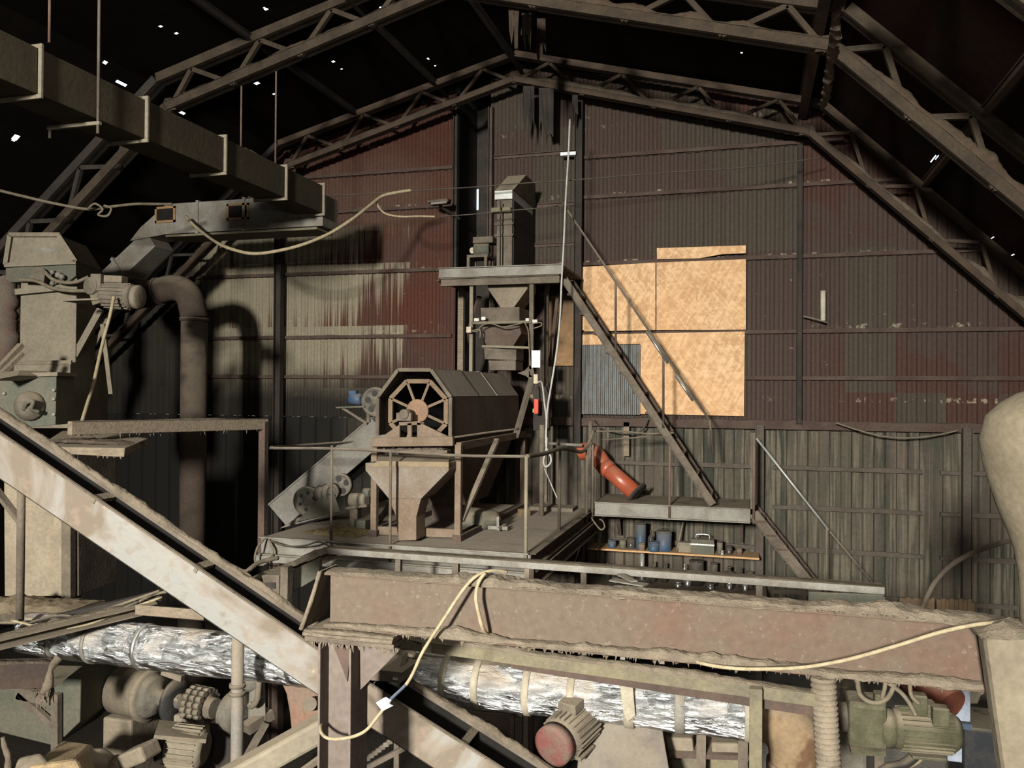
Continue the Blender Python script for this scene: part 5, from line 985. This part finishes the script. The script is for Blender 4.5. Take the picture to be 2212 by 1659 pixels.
# ------------------------------------------------------------------ machinery below
def motor(c, ax, L, r, nm, label, m, capm, grp=None, feet=True, box=1):
    c = Vector(c); ax = Vector(ax).normalized(); t = thing(nm, label, 'motor', c-Z1*r*1.2, grp); _, s, u = frame(c, c+ax)
    MB().lathe(c, ax, [(0, r*.8), (L*.06, r), (L*.9, r), (L, r*.75)], 24).build('motor_body', m, t)
    MB().lathe(c-ax*L*.22, ax, [(0, r*.2), (.002, r*.8), (L*.03, r*.98), (L*.22, r*1.0), (L*.23, r*.8)], 24).build('fan_cover', capm, t)
    f = MB()
    for k in range(24):
        an = k*math.pi/12; o = s*math.cos(an)+u*math.sin(an); f.bar(c+ax*L*.1+o*r*1.03, c+ax*L*.86+o*r*1.03, .006, r*.16, o)
    f.build('cooling_fins', m, t)
    if box: MB().bar(c+ax*L*.35+u*r*1.2, c+ax*L*.65+u*r*1.2, r, r*.5, u).build('terminal_box', m, t, .006)
    if feet: MB().bar(c+ax*L*.25-u*r*1.12, c+ax*L*.75-u*r*1.12, r*1.6, r*.15, u).build('foot', m, t, .004)
    return t
c = W(1187, 1622, 5.0); motor(c+V(.03, .1, .02), V(.35, 1, .16), .36, .13, 'red_ended_motor', 'dusty ribbed motor with faded red fan cover at the bottom centre', MOTOR, REDM)
one(MB().hexa([W(1243, 1700, 5.2), W(1452, 1700, 5.2), W(1452, 1700, 5.9), W(1243, 1700, 5.9), W(1256, 1560, 5.45), W(1428, 1558, 5.45), W(1428, 1555, 5.9), W(1256, 1557, 5.9)]), 'machine_cover', mat('grey_dusty_cover', (.125, .115, .105), (.1, .085, .075), 4, .85, 0, .3, .6), 'flat grey dusty machine cover right of the red-ended motor', 'cover', bevel=.01)
t = thing('machine_stand', 'dark steel stand with dusty ochre blocks left of the ochre rusted elbow', 'stand', W(1530, 1659, 5.7))
for px in (1515, 1605): q = W(px, 1600, 5.6); MB().box(q.x-.03, q.x+.03, 5.58, 5.64, -4, W(px, 1562, 5.6).z).build('leg', DSTEEL, t)
MB().bar(W(1430, 1565, 5.65), W(1625, 1575, 5.65), .1, .05).build('top_rail', RUSTD, t); MB().bar(W(1440, 1612, 5.75), W(1625, 1618, 5.75), .3, .03).build('shelf_bar', RUSTD, t)
for a, b, h in (((1440, 1600), (1500, 1602), .12), ((1538, 1608), (1598, 1610), .1)): MB().bar(W(*a, 5.75), W(*b, 5.75), .2, h).build('block', TANL, t, .015)
MB().hexa([W(1432, 1680, 5.8), W(1620, 1680, 5.8), W(1620, 1680, 6.1), W(1432, 1680, 6.1), W(1432, 1630, 5.8), W(1620, 1632, 5.8), W(1620, 1632, 6.1), W(1432, 1630, 6.1)]).build('base', YSTEEL, t, .02)
# corrugated hose
g = MB(); q = W(1778, 1462, 4.95); e = W(1792, 1720, 4.95); L = q.z-e.z; pf = []; n = int(L/.03)
for k in range(n): pf += [(k*.03, .058), (k*.03+.012, .07), (k*.03+.022, .07), (k*.03+.028, .058)]
g.lathe((q.x, 4.95, q.z), V(.06, 0, -1), pf, 20); one(g, 'corrugated_hose', mat('dusty_ribbed_hose', (.2, .165, .125), (.13, .105, .08), 12, 1, 0, .5, .8), 'thick dusty ribbed hose hanging right of the ochre rusted elbow', 'hose')
# olive gear motors at lower right
t = motor(W(1925, 1572, 6.0), V(1, .15, -.02), .42, .13, 'olive_motor', 'olive dusty gear motor with cables at the lower right', MOTG, MOTG)
q = W(1873, 1553, 6.0); MB().box(q.x-.13, q.x+.11, 5.88, 6.15, q.z-.17, q.z+.14).build('gearbox', MOTG, t, .03)
MB().lathe(V(q.x-.12, 6.0, q.z), -X1, [(0, .1), (.05, .09), (.06, .04), (.16, .035)], 16).build('output_flange', MOTOR, t)
MB().bar(W(1832, 1602, 6.0), W(1905, 1606, 6.0), .35, .03).build('bracket_plate', MOTG, t)
for px, y0, w, h in ((1900, 1512, .07, .1), (1985, 1520, .09, .13), (2030, 1545, .1, .12)): q = W(px, y0, 5.95); MB().box(q.x-w/2, q.x+w/2, 5.9, 6.0, q.z-h/2, q.z+h/2).build('connection_box', MOTG, t, .01)
q = W(1898, 1610, 6.05); MB().box(q.x-.03, q.x+.03, 6.02, 6.08, -4, q.z).build('leg', DSTEEL, t)
for i, l in enumerate((((1852, 1460), (1858, 1500), (1885, 1518), (1915, 1510), (1932, 1480), (1940, 1455)), ((1910, 1470), (1945, 1495), (1965, 1520), (1978, 1545)), ((1965, 1460), (1968, 1500), (1985, 1520)), ((1905, 1510), (1912, 1480), (1908, 1455)))):
    MB().tube([W(*p, 5.9) for p in l], .014 if i else .016, 8).build('motor_cable', CABLE, t)
one(MB().tube([W(1990, 1605, 6.3), W(1978, 1630, 6.2), W(1950, 1652, 6.1), W(1915, 1662, 6.0), W(1880, 1690, 6.0)], .035, 12), 'rubber_hose', BLACK, 'black hose curving below the olive gear motor', 'hose')
one(MB().tube([W(2004, 1618, 6.3), W(1985, 1645, 6.2), W(1950, 1662, 6.1), W(1930, 1680, 6.0)], .012, 8), 'pale_hose', ROPE, 'thin pale hose beside the black curving hose', 'hose')
one(MB().cyl(W(1972, 1458, 8.3), W(2052, 1528, 8.0), .17, 22), 'red_tank', mat('dark_red_tank', (.2, .06, .035), (.15, .055, .035), 6, .7), 'dark red cylinder lying behind the olive gear motor', 'tank')
t = thing('blue_white_machine', 'pale blue and white machine with a dark hopper at the far lower right', 'machine', W(2090, 1580, 8.6))
q = W(2078, 1500, 8.6); MB().box(q.x-.14, q.x+.05, 8.5, 8.8, -3.4, W(2075, 1440, 8.6).z).build('column', mat('pale_blue_paint', (.3, .34, .42), (.25, .28, .34), 5, .5), t, .01)
MB().hexa([W(2082, 1520, 8.6), W(2112, 1520, 8.6), W(2112, 1520, 8.9), W(2082, 1520, 8.9), W(2078, 1478, 8.5), W(2128, 1478, 8.5), W(2128, 1478, 9), W(2078, 1478, 9)]).build('hopper', TAN, t, .01)
q = W(2085, 1555, 8.6); MB().box(q.x-.05, q.x+.5, 8.4, 9.0, -4, q.z).build('base', BLUEB, t, .02); MB().box(q.x-.15, q.x+.0, 8.35, 8.4, q.z-.0, q.z+.05).build('blue_tray', BLUE, t, label='bright blue tray')
t = thing('pipe_bundle', 'grey machine with round pipe ends beside the ribbed hose', 'machine', W(1830, 1560, 7.2))
q = W(1825, 1530, 7.3); MB().box(q.x-.18, q.x+.16, 7.2, 7.6, -4, q.z+.2).build('casing', GEARP, t, .03)
for px, py in ((1822, 1508), (1838, 1545)): MB().cyl(W(px, py, 7.2), W(px, py, 7.1), .07, 16).build('pipe_end', DSTEEL, t)
# left bottom: beam stub, hopper, coupling and rubble
t = thing('beam_stub', 'end of a brown dusty beam at the lower left edge', 'beam', W(60, 1490, 4.9))
a, b = W(-60, 1462, 4.7), W(108, 1456, 5.1); MB().chan(a, b, .2, .08, .012, side=-1).build('channel', RUSTD, t); g = MB(); g.mound(a+Z1*.1, b+Z1*.1, .12, .03, 3); g.fuzz(W(80, 1495, 5.0), b-Z1*.1, .1, 30, .12, .02, 2); g.tube([W(128, 1420, 5.1), W(110, 1445, 5.05), W(104, 1480, 5.05), W(88, 1500, 5.0)], [.03, .02, .04, .015], 8, 6, .5); g.build('dust_layer', DUSTD, t)
t = thing('feed_bin', 'grey-green sheet bin with dark braces at the lower left', 'bin', W(90, 1600, 5.8))
MB().prism([W(*q, 5.7) for q in [(-30, 1485), (112, 1490), (175, 1440), (172, 1560), (118, 1612), (-30, 1575)]], (-.1, .6, 0)).build('sheet_body', GREYG, t, .01)
MB().bar(W(40, 1500, 5.66), W(118, 1570, 5.66), .06, .04, Y1).build('brace', DSTEEL, t); MB().bar(W(122, 1498, 5.66), W(122, 1640, 5.66), .07, .05, Y1).build('upright', DSTEEL, t); MB().bar(W(36, 1496, 5.66), W(110, 1510, 5.66), .1, .04, Y1).build('corner_plate', DSTEEL, t)
one(MB().tube([W(6, 1592, 4.6), W(10, 1612, 4.6), W(18, 1640, 4.6), W(14, 1690, 4.6)], [.015, .018, .02, .03], 10, 6, .4), 'bent_pipe', DUSTM, 'thin pale bent pipe end in the bottom left corner', 'pipe')
YD = 6.2
t = thing('shaft_coupling', 'tan bearing drum with shaft and chain coupling below the foil pipe at left', 'coupling', W(380, 1600, YD))
c = W(262, 1488, YD); ax = V(1, -.1, -.02).normalized(); s = W(400, 1480, YD)
MB().lathe(c, ax, [(0, .21), (.3, .21), (.33, .23), (.36, .23), (.37, .18)], 30).build('bearing_drum', TANL, t)
MB().lathe(c+ax*.37, ax, [(0, .2), (.05, .15), (.08, .07), (.35, .06)], 24).build('shaft', GEARP, t); MB().lathe(c+ax*.62, ax, [(0, .06), (.0, .19), (.04, .19), (.04, .06)], 24).build('dark_flange', BLACK, t)
MB().lathe(c+ax*.72, ax, [(0, .08), (.06, .09), (.07, .12), (.26, .12), (.27, .09), (.34, .085)], 24).build('coupling_hub', MOTOR, t)
ch = MB()
for rr in range(3):
    for k in range(16): an = 2*math.pi*k/16; o = V(0, math.cos(an), math.sin(an)); ch.cyl(c+ax*(.8+rr*.07)+o*.135, c+ax*(.85+rr*.07)+o*.135, .027, 8)
ch.build('chain_links', MOTOR, t)
q = c+ax*1.16; MB().lathe(q, ax, [(0, .1), (.05, .17), (.16, .17), (.18, .1)], 24).build('bearing_housing', GEARP, t); MB().box(q.x-.05, q.x+.22, YD-.25, YD+.15, -4, q.z-.05).build('pedestal', DARK, t, .01)
MB().box(c.x-.02, c.x+.28, YD-.2, YD+.3, -4, c.z-.18).build('plinth', TANL, t, .02)
for p0, p1 in (((352, 1450), (395, 1465)), ((352, 1528), (388, 1510))): MB().bar(W(*p0, YD-.1), W(*p1, YD-.1), .05, .05).build('tie_bar', TANL, t)
MB().bar(W(398, 1545, YD), W(455, 1552, YD), .3, .12).build('base_block', TAN, t, .02)
t = motor(W(365, 1608, 5.6), V(1, .25, -.1), .3, .15, 'tan_motor', 'dusty motor with dark round end at the bottom left, below the coupling', TAN, BLACK, box=0); MB().bar(W(338, 1575, 5.5), W(448, 1585, 5.7), .3, .03).build('top_plate', TANL, t)
def rock(px, py, Y, r, label, seed, m):
    return lump(px, py, Y, r, m, 'rubble_block', label, 'rubble', seed=seed)
RB = mat('tan_rubble', (.3, .225, .13), (.22, .16, .095), 9, 1, 0, .7, 0)
one(MB().hexa([W(40, 1690, 4.6), W(190, 1690, 4.75), W(222, 1650, 5.2), W(95, 1640, 5.3), W(62, 1655, 4.6), W(165, 1640, 4.75), W(200, 1606, 5.2), W(140, 1598, 5.3)]), 'rubble_block', RB, 'large angular tan dusty block at the bottom left corner', 'rubble', bevel=.03); rock(205, 1650, 5.1, (.12, .12, .1), 'smaller tan lump right of the large one at the bottom', 8, TANL); rock(75, 1662, 4.7, (.15, .1, .1), 'tan lump left of the large one at the bottom', 11, TANL)
one(MB().bar(W(275, 1640, 5.3), W(328, 1618, 5.3), .2, .12), 'brick', TANL, 'dusty brick beside the bottom left motor', 'brick', bevel=.02)
rock(250, 1655, 5.4, (.16, .12, .07), 'flat dusty lump left of the dusty brick', 15, DUSTM)
# upright pipe with collars, castings, lower brace
t = thing('steel_post', 'upright grey pipe with two collars before the foil pipe at left', 'post', W(510, 1640, 5.0))
q = W(514, 1392, 5.0); MB().cyl((q.x, 5.0, q.z+.3), (q.x, 5.0, -4), .042, 18).build('tube', mat('grey_pipe_paint', (.13, .12, .11), (.16, .135, .11), 5, .7), t)
for py in (1480, 1497): z = W(512, py, 5.0).z; MB().cyl((q.x, 5.0, z-.012), (q.x, 5.0, z+.012), .056, 18).build('collar', DSTEEL, t)
t = thing('bearing_pedestal', 'dusty bearing castings right of the upright pipe', 'bearing', W(555, 1560, 6.0))
MB().lathe(W(545, 1450, 6.0), V(.3, -1, 0), [(0, .12), (.1, .14), (.14, .1), (.15, .05)], 20).build('bearing_cap', GEARP, t); MB().hexa([W(535, 1560, 5.9), W(575, 1560, 5.9), W(575, 1560, 6.2), W(535, 1560, 6.2), W(540, 1455, 5.9), W(572, 1440, 5.9), W(572, 1440, 6.2), W(540, 1455, 6.2)]).build('casting', GEARP, t, .02)
MB().tube([W(560, 1470, 5.85), W(556, 1510, 5.8), W(545, 1525, 5.8), W(538, 1520, 5.8)], .025, 8).build('lever', DSTEEL, t); MB().bar(W(530, 1575, 5.8), W(585, 1540, 6), .1, .08).build('base_angle', DSTEEL, t); MB().bar(W(530, 1640, 5.8), W(575, 1560, 5.9), .05, .05).build('strut', DSTEEL, t)
t = thing('red_brown_housing', 'red-brown curved machine housing left of the post', 'housing', W(650, 1570, 5.6))
hp_ = [(604, 1470), (640, 1462), (700, 1470), (700, 1600), (630, 1600), (624, 1540), (617, 1500)]; MB().prism([W(*q, 5.5) for q in hp_], (0, .35, 0)).build('body', mat('red_brown_housing_paint', (.15, .088, .062), (.135, .095, .07), 5, .8), t, .02)
MB().cyl(W(671, 1521, 5.48), W(669, 1521, 5.38), .05, 14).build('stud', DSTEEL, t, label='grey stud')
one(MB().bar(W(430, 1720, 3.95), W(712, 1562, 4.25), .15, .13), 'diagonal_brace', TAN, 'thick tan diagonal brace at the foot of the post', 'brace', bevel=.02)
one(MB().bar(W(620, 1690, 4.1), W(700, 1632, 4.25), .03, .03), 'thin_rod', DSTEEL, 'thin rod just under the thick diagonal brace', 'rod')
t = thing('roller_chain', 'dusty roller chain under the lower trough', 'chain', W(815, 1640, 5.0))
for k in range(9):
    q = W(795+k*8, 1640-k*6, 5.0); MB().bar(q-X1*.02, q+V(.02, 0, .012), .03, .03).build('link', GEARP if k % 2 else DSTEEL, t, .006)
MB().bar(W(780, 1665, 5.05), W(880, 1612, 5.05), .05, .03).build('guide_bar', DSTEEL, t)
# dark machine bodies filling the space under the beam
t = thing('machine_block', 'dark machine body behind the lower trough, under the foil pipe', 'machine', W(1080, 1600, 5.9))
MB().hexa([W(960, 1720, 5.8), W(1130, 1720, 5.8), W(1130, 1720, 6.4), W(960, 1720, 6.4), W(960, 1530, 5.8), W(1118, 1545, 5.8), W(1118, 1545, 6.4), W(960, 1530, 6.4)]).build('casing', BROWN, t, .01)
MB().bar(W(1122, 1540, 5.75), W(1120, 1670, 5.75), .05, .05).build('corner_angle', DSTEEL, t); MB().bar(W(1108, 1540, 5.75), W(1106, 1670, 5.75), .03, .04).build('seam_strip', RUST, t)
# ------------------------------------------------------------------ ropes, wires and cables in the background
rod([(-40, 402, 7.6), (50, 424, 7.9), (120, 440, 8.1), (190, 452, 8.3), (235, 447, 8.4), (290, 441, 8.6), (330, 441, 8.8), (372, 441, 9.0)], .018, CABLE, 'rope', 'dusty rope hanging from the left edge to the framed duct opening', 'rope')
for l in ([(190, 452, 8.25), (205, 440, 8.2), (222, 452, 8.2), (212, 464, 8.2), (232, 466, 8.2), (240, 450, 8.25), (225, 444, 8.25)], ): rod(l, .014, CABLE, 'rope_knot', 'knotted tangle in the middle of the dusty rope', 'rope')
rod([(402, 468, 9.8), (425, 492, 9.6), (470, 525, 9.5), (510, 541, 9.5), (550, 548, 9.5), (600, 542, 9.5), (655, 528, 9.6), (710, 505, 9.8), (760, 474, 10), (800, 443, 10.3), (825, 424, 10.5), (855, 416, 10.6), (888, 411, 10.7)], .022, ROPE, 'sagging_cable', 'thick pale cable sagging from the cross duct to the overhead wire', 'cable')
rod([(816, 428, 10.45), (815, 440, 10.45), (824, 455, 10.5), (840, 464, 10.5), (870, 468, 10.5), (905, 467, 10.6), (940, 468, 10.7)], .014, ROPE, 'cable_loop', 'loose loop of pale cable below the end of the sagging cable', 'cable')
rod([(700, 424, 10.6), (885, 413, 10.7), (1040, 403, 10.8), (1100, 398, 10.8), (1250, 388, 11), (1450, 372, 11.2), (1620, 361, 11.5), (1780, 340, 11.9)], .008, CABLED, 'overhead_wire', 'upper of two thin wires stretched across the end wall', 'wire', 'wires across the end wall', n=6)
rod([(950, 468, 10.8), (1020, 463, 10.8), (1100, 455, 10.8), (1180, 448, 10.9), (1222, 438, 11)], .008, CABLED, 'overhead_wire', 'lower of two thin wires, crossing the elevator head', 'wire', 'wires across the end wall', n=6)
rod([(1231, 258, 10.9), (1228, 330, 10.8), (1222, 430, 10.7), (1218, 520, 10.6), (1213, 610, 10.55), (1210, 680, 10.5), (1203, 755, 10.5), (1192, 825, 10.5), (1183, 880, 10.5), (1180, 925, 10.5), (1180, 965, 10.5), (1190, 988, 10.5), (1188, 1002, 10.5), (1178, 1008, 10.5), (1174, 995, 10.5), (1180, 970, 10.5), (1181, 945, 10.5)], .013, CABLEW, 'hanging_cable', 'long pale grey cable hanging down past the raised platform', 'cable')
rod([(1160, 827, 10.84), (1168, 824, 10.8), (1172, 835, 10.7), (1176, 870, 10.6), (1180, 905, 10.52), (1180, 950, 10.5)], .012, CABLEW, 'socket_cable', 'pale cable from the cream socket joining the long hanging cable', 'cable')
rod([(1176, 1012, 10.5), (1190, 1045, 10.5), (1203, 1075, 10.4)], .008, CABLEW, 'cable_tail', 'thin pale cable tail below the hanging loop', 'cable')
rod([(1805, 913, 12.2), (1850, 928, 12.2), (1900, 941, 12.2), (1950, 946, 12.2), (2010, 942, 12.2), (2070, 930, 12.25)], .012, CABLE, 'wall_cable', 'cable sagging below the sill rail at the right', 'cable')
rod([(1280, 905, 12.2), (1300, 925, 12.2), (1350, 937, 12.2), (1385, 930, 12.2), (1400, 905, 12.25)], .01, CABLED, 'wall_cable', 'dark cable loop on the wall behind the walkway rail', 'cable')
rod([(1271, 1108, 11.2), (1285, 1130, 11.1), (1298, 1144, 11.1), (1306, 1138, 11.1), (1302, 1126, 11.15), (1296, 1122, 11.2)], .01, CABLE, 'cable_end', 'short curled cable end under the walkway corner', 'cable')
rod([(1266, 1110, 11.15), (1262, 1150, 11.0), (1252, 1185, 10.8), (1238, 1222, 10.6), (1222, 1250, 10.4)], .009, CABLE, 'thin_cable', 'thin cable dropping from the platform corner behind the pale rail', 'cable')
